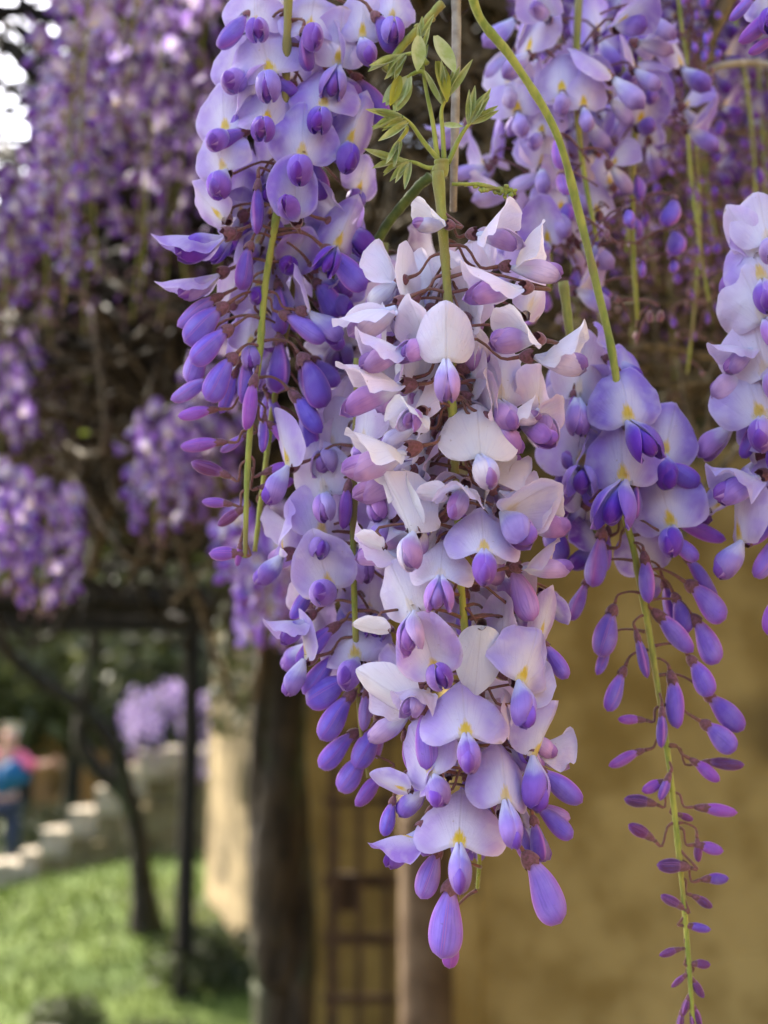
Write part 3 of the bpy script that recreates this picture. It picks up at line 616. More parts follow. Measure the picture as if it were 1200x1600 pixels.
for path, fan, n, me_, sc in [
    ([(690, 255), (662, 222), (644, 196), (628, 182)], (-100, -50), 6, LF, 1.2), ([(688, 262), (668, 262), (648, 254), (628, 252)], (-105, -10), 6, LF, 1.1),
    ([(694, 252), (692, 210), (690, 172), (700, 150)], (-208, -160), 6, LF, 1.1), ([(700, 255), (716, 220), (728, 200), (738, 190)], (-238, -190), 6, LF, 1.1),
    ([(684, 250), (676, 190), (664, 130), (656, 60)], (150, 190), 2, LF, .9), ([(676, 130), (660, 112), (644, 116), (636, 122)], (-46, -10), 2, LO[:1] , 1.25),
    ([(668, 100), (654, 84), (640, 84), (622, 88)], (-62, -14), 5, LF, 1.25), ([(622, 192), (636, 200), (628, 214), (622, 222)], (-30, 10), 2, LF, 1.)]:
    dz = random.uniform(-.006, .008); pts = [rel(x, y, Z + dz * k / 3) for k, (x, y) in enumerate(path)]
    cp = catmull(pts, 6); vs, fs, uv = tube_data(cp, .0009, .0005, 8); lf = obj('leaf_stalk', mesh('leaf_stalk', vs, fs, M['stem'], uv), sh)
    tip = cp[-1]
    n += 3
    for i in range(n):
        a = fan[0] + (fan[1] - fan[0]) * (i + .5) / n + random.uniform(-8, 8); p = cp[-1 - (i % 3) * 2]
        # a measured clockwise in the picture from straight down = 0
        obj('leaflet', random.choice(me_), lf, Matrix.Translation(p) @ Matrix.Rotation(R(-a), 4, 'Y') @ Matrix.Rotation(random.uniform(-.7, .7), 4, 'Z') @ Matrix.Scale(sc * random.uniform(.85, 1.15), 4))
for px, py, k, rl, sc in [(624, 118, 1, 18, 1.15), (682, 96, 1, -10, 1.5), (655, 56, 0, 6, 1.3), (680, 56, 0, -22, 1.5), (690, 195, 0, -80, .7)]:
    obj('leaflet', LO[k], sh, Matrix.Translation(rel(px, py, Z)) @ Matrix.Rotation(R(rl), 4, 'Y') @ Matrix.Rotation(.4, 4, 'Z') @ Matrix.Scale(sc, 4))
sp = MB(); sp.tube([rel(706, 288, Z), rel(745, 288, Z), rel(770, 294, Z), rel(800, 298, Z)], .0006, .0009, 6, 5, jit=.3)
for i in range(26):
    t = random.random() ** .6; c = rel(720 + 80 * t, 290 + 10 * t, Z) + Vector([random.uniform(-1, 1) * .0016 * t for _ in range(3)]); vs, fs, uv = solid_data(1.9, .7, .7, 4, 6, 0, .6, .5)
    sp.add(vs, fs, uv, mat=Matrix.Translation(c) @ rotm(random.uniform(0, 360), 0, random.uniform(-120, 0)))
obj('bud_spike', sp.mesh('bud_spike', M['stem']), sh)
def tubething(name, pts, r0, r1, mat, label, cat, group=None, seg=8, knobs=0, n=8, jit=.12):
    base = pts[0]; m = MB(); cp = catmull([p - base for p in pts], n); m.add(*tube_data(cp, r0, r1, seg, jit))
    for i in range(knobs):
        p = cp[random.randrange(2, len(cp) - 2)]; vs, fs, uv = solid_data(4.5, 1.3, 1.5, 5, 8, .4, .5, .5); m.add(vs, fs, uv, mat=Matrix.Translation(p) @ rotm(random.uniform(0, 360), 0, random.choice((-1, 1)) * random.uniform(70, 150)) @ Matrix.Scale(r0 / .0018, 4))
    o = obj(name, m.mesh(name, M[mat]), loc=base); return tag(o, label, cat, group)
tubething('branch', [P(712, -60, .455), P(713, 60, .455), P(711, 200, .455), P(708, 330, .47)], .0019, .0013, 'twig_pale', 'pale grey straight twig rising behind the young leaves', 'twig', n=6, jit=.06)
tubething('branch', [P(600, 110, .45), P(634, 66, .45), P(660, 40, .45), P(690, 6, .452)], .0013, .0017, 'stem', 'short green twig crossing behind the young leaves at the top', 'twig', knobs=6)
tubething('branch', [P(570, 410, .47), P(606, 350, .465), P(650, 296, .455), P(672, 276, .45)], .0017, .0019, 'stem_dark', 'dark green twig slanting down left under the young leaves', 'twig')
tubething('branch', [P(690, 20, .46), P(720, 0, .46), P(742, -30, .46), P(760, -80, .47)], .004, .006, 'bark', 'knobbly brown twig end at the top centre', 'twig', knobs=4)
# a dry curled leaf caught beside the stem
dl = leaflet_mesh(.02, .006, 30, .35, M['leaf_dry'])
tag(obj('dry_leaf', dl, loc=P(732, 385, .455)), 'curled brown dry leaf caught right of the middle stem near its top', 'leaf').rotation_euler = (.3, .4, .5)
#BUILD-BACK
# ------------------------------------------------------------------ racemes further back: each flower one joined mesh
def joined(kind, rings, seg, seed):
    m = MB(); a = BK.get(kind)
    if kind in 'OAHS':
        vs, fs, uv = banner_data(a[0], a[1], a[2], a[3], a[4], a[5], a[6], a[7], a[8], a[9], rings, seg, seed); m.add(vs, fs, uv, 0)
        K = Matrix.Rotation(R(-KA[kind]), 4, 'X'); vs, fs, uv = solid_data(18, 3.6, 4.2, 6, 8, -1.5, .28, .62); m.add(vs, fs, uv, 1, K)
        vs, fs, uv = calyx_data(4, .8, 2.4, 3, 6); m.add(vs, fs, uv, 3, K @ Matrix.Translation((0, .001, .0035)))
    elif kind in 'Bb':
        sc = 1 if kind == 'B' else .62; vs, fs, uv = solid_data(18 * sc, 3.2 * sc, 4.6 * sc, 6, 8, 2 * sc, .25, .62); m.add(vs, fs, uv, 2)
        vs, fs, uv = calyx_data(4, .8, 2.3, 3, 6); m.add(vs, fs, uv, 3, Matrix.Translation((0, 0, .002)))
    else:
        vs, fs, uv = solid_data(7, 1.6, 1.9, 4, 6, .5, .5, .5); m.add(vs, fs, uv, 3)
    m.tube([Vector((0, .001, .003)), Vector((0, .006, .005)), Vector((0, .014, .003)), Vector((0, .02, .0))], .0006, .0005, 4, 0, mi=3)
    return m.mesh('flower_' + kind, [M['banner'], M['keel'], M['bud'], M['calyx']])
JO = {k: [joined(k, 5, 14, s) for s in range(3 if k in 'OAHS' else 1)] for k in ('O', 'A', 'H', 'S', 'B', 'b', 't')}
def bgraceme(top, L, n, label, group=None, r=.024, tone='v', open_=.5, lean=(0, 0), sc=1., bare=0., seed=0):
    rs = random.Random(seed); root = thing('wisteria_raceme', top, label, 'wisteria raceme', group)
    bend = rs.uniform(-.06, .06)
    pts = [Vector((lean[0] * t * L + bend * L * math.sin(t * 3), lean[1] * t * L, -L * t)) for t in [i / 10 for i in range(11)]]
    vs, fs, uv = tube_data(pts, .0018 * sc, .0009 * sc, 6); obj('stem', mesh('stem', vs, fs, M['stem'], uv), root)
    for i in range(n):
        t = (i + .5) / n; t = t ** .95; p = pts[int(t * 9.99)].lerp(pts[min(10, int(t * 9.99) + 1)], t * 10 % 1 if t < .999 else 0)
        if bare and rs.random() < bare * (t > .3): continue
        az = i * 2.39996 + rs.uniform(-.4, .4)
        if t < open_: kd = rs.choice('OOSHAO'); s = rs.uniform(.85, 1.1)
        elif t < open_ + .25: kd = rs.choice('BBS'); s = rs.uniform(.8, 1.05)
        elif t < .88: kd = 'b'; s = rs.uniform(.8, 1.1)
        else: kd = 't'; s = rs.uniform(.7, 1.1)
        s *= sc; rr = r * sc * (1.05 - .55 * t) * rs.uniform(.75, 1.1); q = p + Vector((math.sin(az) * rr, -math.cos(az) * rr, -.004 * sc))
        tn = TONE[tone if rs.random() < .75 else rs.choice('vdk' if tone in 'vd' else ('kd' if tone == 'k' else 'lpv'))]
        c = tn[0] if kd in 'OAHS' else tn[1]
        f = 1 + rs.uniform(-.15, .15)
        obj('flower', rs.choice(JO[kd]), root, Matrix.Translation(q) @ rotm(math.degrees(az) + rs.uniform(-30, 30), rs.uniform(-10, 15) - (35 if kd in 'Bbt' else 0), rs.uniform(-12, 12)) @ Matrix.Scale(s, 4), (*[x * f for x in c], tn[3]))
    return root
G1 = 'wisteria racemes crowding the upper right'; G2 = 'wisteria racemes blurred at the upper left'
def between(x0, y0, x1, y1, z, zb=None): return P(x0, y0, z), (P(x0, y0, z) - P(x1, y1, zb or z)).length
def bg(x0, y0, x1, y1, z, n, label, group=None, **k):
    top = P(x0, y0, z); bot = P(x1, y1, z); L = top.z - bot.z; bgraceme(top, L, n, label, group, lean=((bot.x - top.x) / L, 0), **k)
bg(905, -10, 925, 400, .545, 44, 'pale lavender raceme with big open flowers right of the slanting green stem', tone='l', open_=.6, r=.026, seed=1, bare=.25)
bg(812, 150, 850, 470, .56, 34, 'pale bunched raceme left of the slanting green stem', tone='l', open_=.75, r=.024, seed=2, bare=.2)
bg(1005, 80, 985, 520, .585, 44, 'violet raceme of half open flowers in the middle of the upper right crowd', tone='v', open_=.4, r=.026, seed=3, bare=.3)
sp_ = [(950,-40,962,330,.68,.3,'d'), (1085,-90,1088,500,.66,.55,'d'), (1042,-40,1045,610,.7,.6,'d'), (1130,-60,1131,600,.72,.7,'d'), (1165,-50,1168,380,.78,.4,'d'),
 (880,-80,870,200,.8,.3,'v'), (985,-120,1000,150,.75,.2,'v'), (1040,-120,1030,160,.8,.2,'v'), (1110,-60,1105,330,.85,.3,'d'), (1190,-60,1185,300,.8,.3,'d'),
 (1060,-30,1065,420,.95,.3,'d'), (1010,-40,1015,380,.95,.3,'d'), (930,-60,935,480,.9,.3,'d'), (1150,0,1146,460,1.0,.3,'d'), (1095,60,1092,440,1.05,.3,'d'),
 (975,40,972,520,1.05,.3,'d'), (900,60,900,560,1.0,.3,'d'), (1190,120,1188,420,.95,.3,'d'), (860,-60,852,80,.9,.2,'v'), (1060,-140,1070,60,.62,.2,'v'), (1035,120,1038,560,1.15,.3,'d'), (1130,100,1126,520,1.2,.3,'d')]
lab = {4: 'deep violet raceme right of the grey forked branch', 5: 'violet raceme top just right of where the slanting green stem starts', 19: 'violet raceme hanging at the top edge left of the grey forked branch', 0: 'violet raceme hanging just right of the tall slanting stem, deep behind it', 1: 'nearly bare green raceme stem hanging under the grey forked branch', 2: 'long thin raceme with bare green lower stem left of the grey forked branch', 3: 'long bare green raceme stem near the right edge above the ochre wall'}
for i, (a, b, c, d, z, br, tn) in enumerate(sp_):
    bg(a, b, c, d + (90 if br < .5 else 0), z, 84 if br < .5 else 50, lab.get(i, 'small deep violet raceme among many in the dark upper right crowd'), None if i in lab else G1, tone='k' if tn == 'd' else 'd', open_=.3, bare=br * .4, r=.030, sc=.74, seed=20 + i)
sl = [(160,-120,140,260,1.0,'w'), (122,10,100,420,1.15,'v'), (205,-110,190,230,1.1,'l'), (25,290,15,500,1.1,'d'), (120,40,118,500,1.05,'d'), (250,60,235,470,1.2,'d'),
 (175,100,168,450,1.25,'d'), (300,140,300,460,1.3,'d'), (70,300,75,520,1.3,'v'), (220,180,215,520,1.35,'d'), (130,-60,120,170,1.2,'w'), (120,130,100,380,1.3,'l'),
 (270,-20,262,260,1.4,'v'), (330,-60,322,180,1.3,'d'), (340,150,338,480,1.35,'d'), (40,290,35,460,1.5,'d'), (150,180,145,540,1.5,'d'), (185,-60,180,330,1.4,'v'), (255,150,258,520,1.5,'d'), (100,120,100,560,1.6,'d'), (0,310,0,560,1.2,'d'), (310,10,300,330,1.6,'d')]
labl = {1: 'blurred raceme hanging just right of the white sky patch at the left', 2: 'blurred lilac raceme short and high at the top, left of the sharp violet one', 3: 'dark raceme below the white sky patch at the left edge', 5: 'dark blurred raceme between the upper left crowd and the sharp violet raceme', 0: 'big blurred raceme with light lavender top hanging at the upper left beside the white sky', 4: 'long blurred raceme with a visible yellowish stem in the upper left crowd'}
for i, (a, b, c, d, z, tn) in enumerate(sl):
    tn = {'w': 'l', 'l': 'v', 'd': 'd' if b < 60 else 'k'}.get(tn, tn)
    bg(a, b, c, d, z, 34, labl.get(i, 'out of focus violet raceme hanging in the upper left crowd'), None if i in labl else G2, tone=tn, open_=.4, r=.03, sc=1.0, bare=.25, seed=60 + i)
for i, (a, b, c, d, z, tn, l) in enumerate([
    (262,650,250,850,1.45,'d','blurred lilac raceme alone left of the bare yellow green tip'), (305,660,300,820,1.6,'d','blurred pink lilac raceme just behind the lone lilac one'),
    (22,745,15,930,1.4,'d','blurred lilac raceme at the left edge, lower of the two pale bunches there'), (72,765,68,960,1.45,'d','blurred pale pink raceme inside the left edge beside the lilac bunch'),
    (10,520,5,760,1.6,'d','dark violet raceme at the left edge under the pale curved branch'), (60,560,60,740,1.9,'d','dim violet raceme hanging among the bare twigs on the left'),
    (415,800,425,960,1.05,'d','dim violet raceme hanging behind the bare yellow green tip'), (445,880,440,1010,1.2,'v','small dim raceme in front of the dark trunk'),
    (345,560,345,800,1.5,'d','dim violet raceme behind the buds of the upper left raceme')]):
    bg(a, b, c, d, z, 46, l, tone=tn, open_=.6, r=.036, sc=1.1, seed=90 + i)  # deep tone puts the shade on the left racemes into their colour
G3 = 'distant racemes over the stone steps'
for i, (a, b, c, d, z) in enumerate([(215,1075,216,1185,6.2), (255,1070,252,1180,6.2), (205,1100,205,1150,6.4), (300,1075,302,1200,6.0), (322,1085,322,1215,6.1), (342,1070,340,1180,6.0), (275,1060,276,1120,6.3), (240,1080,238,1150,6.5)]):
    bg(a, b, c, d, z + 3.3, 40, 'faint distant lilac raceme hanging over the pale stone steps', G3, tone='k', open_=.8, r=.045, sc=1.8, seed=120 + i)

# ------------------------------------------------------------------ branches and twigs behind
B = [('pale grey curved branch arching at the left edge under the violet crowd', [(-20,505,1.9), (35,515,1.9), (75,545,1.9), (95,590,1.95), (100,640,2.)], .008, 'twig_pale'),
 ('thin grey brown stem slanting up right in the dark left tangle', [(140,900,2.0), (165,800,2.0), (205,690,2.), (238,600,2.), (230,540,2.)], .008, 'twig'),
 ('long brown stem running down right from the left edge through the tangle', [(-20,640,2.4), (60,700,2.4), (150,780,2.4), (230,860,2.4)], .010, 'twig'),
 ('brown stem crossing level at mid left below the violet crowd', [(-30,585,2.2), (90,570,2.2), (200,565,2.2), (330,570,2.2)], .007, 'twig'),
 ('thin brown stem crossing level just over the yellow leaf', [(60,600,2.0), (160,630,2.), (240,665,2.), (330,700,2.)], .006, 'twig'),
 ('brown branch slanting between the upper left crowd and the violet raceme', [(180,260,1.3), (240,180,1.3), (290,130,1.3), (345,95,1.3)], .008, 'twig'),
 ('thick grey forked branch at the upper right reaching down from the top edge', [(1150,-40,.62), (1112,50,.62), (1090,110,.62), (1074,178,.62)], .0042, 'twig'),
 ('thin pale side twig of the upper right, pointing to the right edge', [(1092,118,.62), (1130,102,.62), (1180,98,.63), (1230,106,.63)], .002, 'twig_pale'),
 ('thin brown tendril slanting behind the right raceme in front of the wall', [(1180,670,.9), (1130,730,.9), (1090,780,.9), (1060,860,.9)], .0026, 'twig'),
 ('thin tendril dropping behind the right raceme above the wall', [(1060,560,.95), (1080,660,.95), (1110,720,.95), (1125,760,.95)], .0022, 'twig')]
for l, p, r, m in B: tubething('branch', [P(*q) for q in p], r * 1.1, r * .8, m, l, 'branch', knobs=3)
tg = thing('leaf_sprig', P(1200, 150, .46), 'single green leaf poking in at the right edge', 'leaf sprig')
obj('leaf', leaflet_mesh(.016, .0045, 20, .2, M['leaf_young']), tg, Matrix.Translation(P(1206, 118, .46) - tg.location) @ rotm(20, 0, -8) @ Matrix.Scale(1.2, 4))
obj('stem', mesh('stem', *tube_data([P(1206, 118, .46) - tg.location, P(1222, 70, .46) - tg.location, P(1250, 40, .46) - tg.location], .0008, .0008, 6)[:2], M['stem']), tg)
yl = obj('yellow_leaf', leaflet_mesh(.03, .011, 18, .1, M['leaf_yellow']), loc=P(240, 620, 1.9)); yl.rotation_euler = (.2, 1.2, .3); tag(yl, 'blurred orange yellow leaf among bare twigs at mid left', 'leaf')
def tangle(n, region, zr, r, seed, L=(.15, .5), bias=.3):
    rs = random.Random(seed); m = MB()
    for i in range(n):
        z = rs.uniform(*zr); p = P(rs.uniform(region[0], region[2]), rs.uniform(region[1], region[3]), z); l = rs.uniform(*L) * z / 1.5
        d = Vector((rs.gauss(0, 1), rs.gauss(0, .5), rs.gauss(0, bias + .4))).normalized(); b = Vector((rs.gauss(0, 1), rs.gauss(0, 1), rs.gauss(0, 1))) * l * .25
        rr = r * rs.uniform(.4, 1.4) * z / 1.5
        m.tube([p - d * l / 2, p - d * l / 6 + b, p + d * l / 6 - b * .4, p + d * l / 2], rr, rr * .6, 5, 4)
    return m
tag(obj('vine_tangle', tangle(340, (-60, 470, 470, 790), (1.9, 3.4), .004, 4).mesh('vine_tangle', M['twig_shade'])), 'mass of thin bare brown twigs at mid left under the pergola', 'twigs', kind='stuff')
tag(obj('vine_tangle', tangle(360, (120, -80, 460, 560), (1.6, 2.8), .005, 6, bias=.2).mesh('vine_tangle', M['twig_shade'])), 'brown twigs behind the upper left racemes', 'twigs', kind='stuff')
tag(obj('vine_tangle', tangle(650, (520, -80, 1240, 640), (.9, 1.9), .0032, 5, (.08, .35), .2).mesh('vine_tangle', M['twig'])), 'dense brown twigs behind the upper right racemes', 'twigs', kind='stuff')
tag(obj('vine_tangle', tangle(150, (-40, 480, 440, 760), (1.6, 2.2), .0036, 14, (.15, .40)).mesh('vine_tangle', M['twig'])), 'longer brown twigs coloured lighter to look lit, crossing at mid left', 'twigs', kind='stuff')  # lit look comes from the paler twig colour
def cloud(n, fn): return np.array([fn() for _ in range(n)])
U = random.uniform
def scr(x0, y0, x1, y1, z0, z1):
    def f():
        z = U(z0, z1); return tuple(P(U(x0, x1), U(y0, y1), z))
    return f
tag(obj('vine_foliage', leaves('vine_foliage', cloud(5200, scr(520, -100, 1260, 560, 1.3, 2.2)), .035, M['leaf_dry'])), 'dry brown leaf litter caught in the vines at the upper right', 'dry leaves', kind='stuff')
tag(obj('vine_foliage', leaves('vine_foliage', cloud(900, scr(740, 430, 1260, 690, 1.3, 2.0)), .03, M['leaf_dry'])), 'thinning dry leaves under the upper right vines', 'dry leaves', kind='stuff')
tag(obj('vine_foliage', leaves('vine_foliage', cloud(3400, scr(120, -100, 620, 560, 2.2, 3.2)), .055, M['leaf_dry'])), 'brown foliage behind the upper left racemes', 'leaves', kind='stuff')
tag(obj('vine_foliage', leaves('vine_foliage', cloud(160, scr(-20, 560, 330, 700, 2., 3.)), .05, M['leaf_pale_green'])), 'sparse light green leaves among the twigs at mid left', 'leaves', kind='stuff')
tag(obj('climbing_leaves', leaves('climbing_leaves', cloud(230, scr(330, 880, 410, 1150, 4.6, 5.6)), .075, M['leaf'])), 'leaves hanging before the sunlit wall left of the dark trunk', 'leaves', kind='stuff')

# ------------------------------------------------------------------ pergola roof
def roof():  # near edge and leaf density shaped to block sun over the racemes
    V = []
    while len(V) < 27000:
        x = U(-3.4, 3); y = U(.5, 6.9)
        if y > 1.15 and y < 4.8 and -.43 * y < x < -.205 * y + .02: continue
        if 1.4 < y < 4.6 and -.30 * y < x < -.1 * y and noise.noise(Vector((x * 5, y * 3, 2))) > .12: continue
        V.append((x, y, U(2.62, 3.05) if y < 2.4 else U(2.4, 2.85)))
    return np.array(V)
tag(obj('pergola_shade_foliage', leaves('pergola_shade_foliage', roof(), .085, M['leaf'])), 'thick leafy roof of the pergola overhead', 'foliage', kind='stuff')
beam = tag(obj('pergola_beam', None, loc=P(-80, 965, 7.5)), 'dark horizontal pergola beam at mid left', 'pergola beam')
m = MB(); a = Vector((0, 0, 0)); b = P(345, 965, 7.5) - P(-80, 965, 7.5); m.box((a + b) / 2, (b.length / 2, .07, .085)); obj('timber', m.mesh('timber', M['old_wood'], False), beam)
m = MB(); m.box((a + b) / 2 + Vector((0, -.1, .13)), (b.length / 2, .04, .05)); obj('rail', m.mesh('rail', M['old_wood'], False), beam)
pb = P(285, 1598, 7.35); pt = P(285, 960, 7.5); m = MB(); m.tube([Vector((0, 0, -.2)), Vector((.0, 0, .9)), Vector((.01, 0, 1.6)), Vector((0, 0, pt.z - pb.z))], .058, .05, 10, 5, jit=.05)
tag(obj('pergola_post', m.mesh('pergola_post', M['old_wood']), loc=pb), 'slim dark upright post standing on the lawn under the beam', 'post')

# ------------------------------------------------------------------ ground
def hgt(x, y):
    k = min(1, max(0, (y - 7.3) / 3.6)); e = min(1.0, .22 + .30 * (x + 3.3)) if x > -3.3 else max(-.1, .22 + .3 * (x + 3.3))
    return k * e * (1 + .04 * max(0, y - 11)) + .02 * noise.noise(Vector((x * 1.3, y * 1.3, 0)))
nx, ny = 110, 120; vs = []; fs = []
for j in range(ny):
    y = -14 + 90 * (j / (ny - 1)) ** 1.3 if j else -14
    for i in range(nx):
        x = -60 + 120 * i / (nx - 1); x = math.copysign(abs(x / 60) ** 1.8 * 60, x); vs.append((x, y, hgt(x, y)))
for j in range(ny - 1):
    for i in range(nx - 1): a = j * nx + i; fs.append((a, a + 1, a + nx + 1, a + nx))
U = random.uniform
xr = np.stack([np.random.uniform(-3, .6, 14000), np.random.uniform(.5, 1.6, 14000), np.random.uniform(2.5, 2.9, 14000)], 1)  # added leaf layer, keeps direct sun off the near racemes
xr = xr[~((xr[:, 1] > 1.2) & (xr[:, 0] < -.2 * xr[:, 1]) & (xr[:, 0] > -.45 * xr[:, 1]))]
tag(obj('pergola_shade_foliage', leaves('pergola_shade_foliage', xr, .085, M['leaf'])), 'extra unseen pergola leaves added overhead to block the sun', 'foliage', kind='stuff')
tag(obj('lawn_ground', mesh('lawn_ground', vs, fs, M['lawn'])), kind='structure')
m = MB(); m.box((0, -4, .015), (6, 9, .03)); tag(obj('path', m.mesh('path', simple('bounce_gravel', (.11, .10, .08), (.16, .145, .12), 40, rough=.95, bdist=.004), False)), kind='structure')  # unseen ground added to set the bounce light on the racemes
tag(obj('light_block_hedge', leaves('light_block_hedge', np.stack([np.random.uniform(-7, 3, 9000), np.random.uniform(-5.4, -4.6, 9000), np.random.uniform(0, 3.2, 9000)], 1), .2, M['leaf_hedge'])), 'unseen dark hedge added behind the camera to block low sky light', 'hedge', kind='stuff')  # added behind the camera to block light from the low sky
n = 26000; X = np.random.uniform(-5, 1.0, n); Y = np.random.uniform(5.6, 12.5, n); Z0 = np.array([hgt(a, b) for a, b in zip(X, Y)])
H = np.random.uniform(.03, .075, n); A = np.random.uniform(0, 6.283, n); W = .012
base = np.stack([X, Y, Z0], 1); dx = np.stack([np.cos(A) * W, np.sin(A) * W, 0 * A], 1); tp = base + np.stack([np.random.normal(0, .02, n), np.random.normal(0, .02, n), H], 1)
V = np.stack([base - dx, base + dx, tp], 1).reshape(-1, 3); i3 = np.arange(n)[:, None] * 3
tag(obj('grass', fastmesh('grass', V, np.hstack([i3, i3 + 1, i3 + 2]), M['grass'], np.random.rand(n))), 'short bright green grass on the sunny slope', 'grass', kind='stuff')

# ------------------------------------------------------------------ tree, trunks
def limb(pts, r0, r1, n=6): 
    m = MB(); m.tube([Vector(p) for p in pts], r0, r1, 10, n, jit=.1); return m
tb = P(232, 1490, 8.4); tb.z = hgt(tb.x, tb.y) - .03
tr = thing('tree', tb, 'dark slender tree with a leaning forked trunk left of the upright post', 'tree')
q = lambda px, py, z=8.4: P(px, py, z) - tb
m = limb([Vector((0, 0, 0)), q(228, 1440), q(222, 1380), q(212, 1290), q(190, 1215)], lambda t: .13 - .065 * min(1, t * 1.6), 0); obj('trunk', m.mesh('trunk', M['bark']), tr)
m = limb([q(196, 1235), q(180, 1170), q(130, 1108), q(60, 1062), q(0, 1010), q(-60, 960)], .062, .04); obj('limb', m.mesh('limb', M['bark']), tr)
m = limb([q(196, 1240), q(150, 1200), q(125, 1155), q(138, 1080), q(148, 1000), q(140, 900)], .06, .04); obj('limb', m.mesh('limb', M['bark']), tr)
def sph(c, r, flat=1.): 
    c = Vector(c)
    def f():
        d = Vector((random.gauss(0, 1), random.gauss(0, 1), random.gauss(0, 1))).normalized() * r * random.random() ** .45
        return (c.x + d.x, c.y + d.y, c.z + d.z * flat)
    return f
cl = np.concatenate([cloud(1500, sph(q(px, py, z), r, .5)) for px, py, z, r in ((-60, 850, 8.4, 1.3), (140, 820, 8.8, 1.2), (20, 760, 9., 1.4), (230, 800, 9.2, 1.))])
obj('crown', leaves('crown', cl, .12, M['leaf']), tr)
bt = P(440, 1640, 3.4); bz = bt.copy(); bt.z = 0; q = lambda px, py, z=3.4: P(px, py, z) - bt
tr = thing('vine_trunk', bt, 'thick old dark wisteria trunk rising between the lawn and the gate', 'trunk')
m = MB()
for dx, r, ph in ((0, .062, 0), (-24, .03, 1.2), (26, .034, 2.6), (8, .03, 4)):
    pts = [Vector((dx * .0016, 0, 0))] + [q(438 + dx + 9 * math.sin(y / 130 + ph), y) + Vector((0, -.02 * math.cos(y / 100 + ph), 0)) for y in range(1600, 700, -90)]
    m.tube(pts, r * 1.15, r * .85, 12, 5, jit=.12)
obj('trunk', m.mesh('trunk', M['bark']), tr)
m = MB()
for k in range(7):
    y = U(720, 1050); s = random.choice((-1, 1)); m.tube([q(440, y), q(440 + s * 50, y - 40), q(440 + s * 110, y - 60 - U(0, 60)), q(440 + s * 190, y - U(60, 200), 3.2)], .022, .008, 7, 5, jit=.1)
obj('limb', m.mesh('limb', M['bark']), tr)
obj('leaves', leaves('trunk_leaves', cloud(500, lambda: tuple(q(U(340, 520), U(640, 1000), U(3.1, 3.7)))), .06, M['leaf']), tr)

# ------------------------------------------------------------------ gate, pillar, walls
gz = 4.3; g0 = P(500, 1700, gz); g0.z = 0; gt = thing('metal_gate', g0, 'dark rusty barred gate between the vine trunk and the pillar', 'gate'); q = lambda px, py, z=gz: P(px, py, z) - g0
for px in (522, 562, 604):
    a, b = q(px, 1690), q(px, 1130); m = MB(); m.box(Vector(((a.x + b.x) / 2, b.y, (0.05 + b.z) / 2)), (.011 if px != 522 else .017, .009, b.z / 2 - .02)); obj('bar', m.mesh('bar', M['iron'], False), gt)
for py, h in ((1150, .02), (1252, .012), (1376, .022), (1466, .018), (1560, .014)):
    a, b = q(505, py), q(620, py); m = MB(); m.box(Vector(((a.x + b.x) / 2, a.y - .012, a.z)), ((b.x - a.x) / 2, .006, h)); obj('rail', m.mesh('rail', M['iron'], False), gt)
a = q(541, 1392); m = MB(); m.box(a + Vector((0, -.03, 0)), (.042, .02, .062)); m.box(a + Vector((.01, -.055, .01)), (.008, .008, .02)); obj('lock_box', m.mesh('lock_box', M['iron'], False), gt)
def wallbox(name, x0, x1, y, t, z0, z1, mat, label, cat='wall', parent=None):
    m = MB(); nx_, nz_ = 24, 16; vs = []; fs = []
    for j in range(nz_ + 1):
        for i in range(nx_ + 1):
            x = x0 + (x1 - x0) * i / nx_; z = z0 + (z1 - z0) * j / nz_; e = 0 if i in (0, nx_) or j in (0, nz_) else .012 * noise.noise(Vector((x * 2, y, z * 2)))
            vs.append((x, y + e, z))
    for j in range(nz_):
        for i in range(nx_): k = j * (nx_ + 1) + i; fs.append((k, k + 1, k + nx_ + 2, k + nx_ + 1))
    m.add(vs, fs); m.box(((x0 + x1) / 2, y + t / 2 + .003, (z0 + z1) / 2), ((x1 - x0) / 2 - .0005, t / 2, (z1 - z0) / 2 - .0005))
    o = obj(name, m.mesh(name, M[mat], True), parent); return tag(o, label, cat, kind='thing')
yw = 3.7
wallbox('plaster_wall', P(744, 800, 3.75).x, 5.2, yw, .4, -.1, 5.2, 'plaster', 'stained ochre plaster wall filling the lower right')
wallbox('wall_pilaster', P(700, 800, 3.72).x, P(744, 800, 3.72).x - .002, yw - .06, .46, -.1, 5.2, 'plaster', 'narrow lighter ochre strip at the left end of the plaster wall', 'pilaster')
sd2 = wallbox('light_block_wall', 0, 9.0, 0, .3, 0, 3.4, 'plaster', 'unseen ochre wall added on the right to block sky light from that side'); sd2.location = (2.3, 3.69, 0); sd2.rotation_euler = (0, 0, R(-90))  # added out of view to cut sky light from the right
m = MB(); x0, x1 = P(622, 0, 3.5).x, P(702, 0, 3.5).x
m.tube([Vector(((x0 + x1) / 2, 3.46, z)) for z in (-.1, .6, 1.1, 1.5)], (x1 - x0) / 2, (x1 - x0) / 2, 14, 5, jit=.02)
tag(obj('gate_pillar', m.mesh('gate_pillar', M['grey_post'])), 'grey brown round pillar between the gate and the ochre wall', 'pillar')
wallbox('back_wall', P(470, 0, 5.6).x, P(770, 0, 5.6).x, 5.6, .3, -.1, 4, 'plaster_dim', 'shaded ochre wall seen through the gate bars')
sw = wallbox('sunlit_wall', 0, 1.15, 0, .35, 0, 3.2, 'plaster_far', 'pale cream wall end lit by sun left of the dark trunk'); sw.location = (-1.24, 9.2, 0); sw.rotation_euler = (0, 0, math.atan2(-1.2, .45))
wallbox('shaded_wall', P(395, 0, 8.4).x, 1.5, 8.4, .3, 0, 3.2, 'plaster_dim', 'dim ochre wall behind the dark trunk')
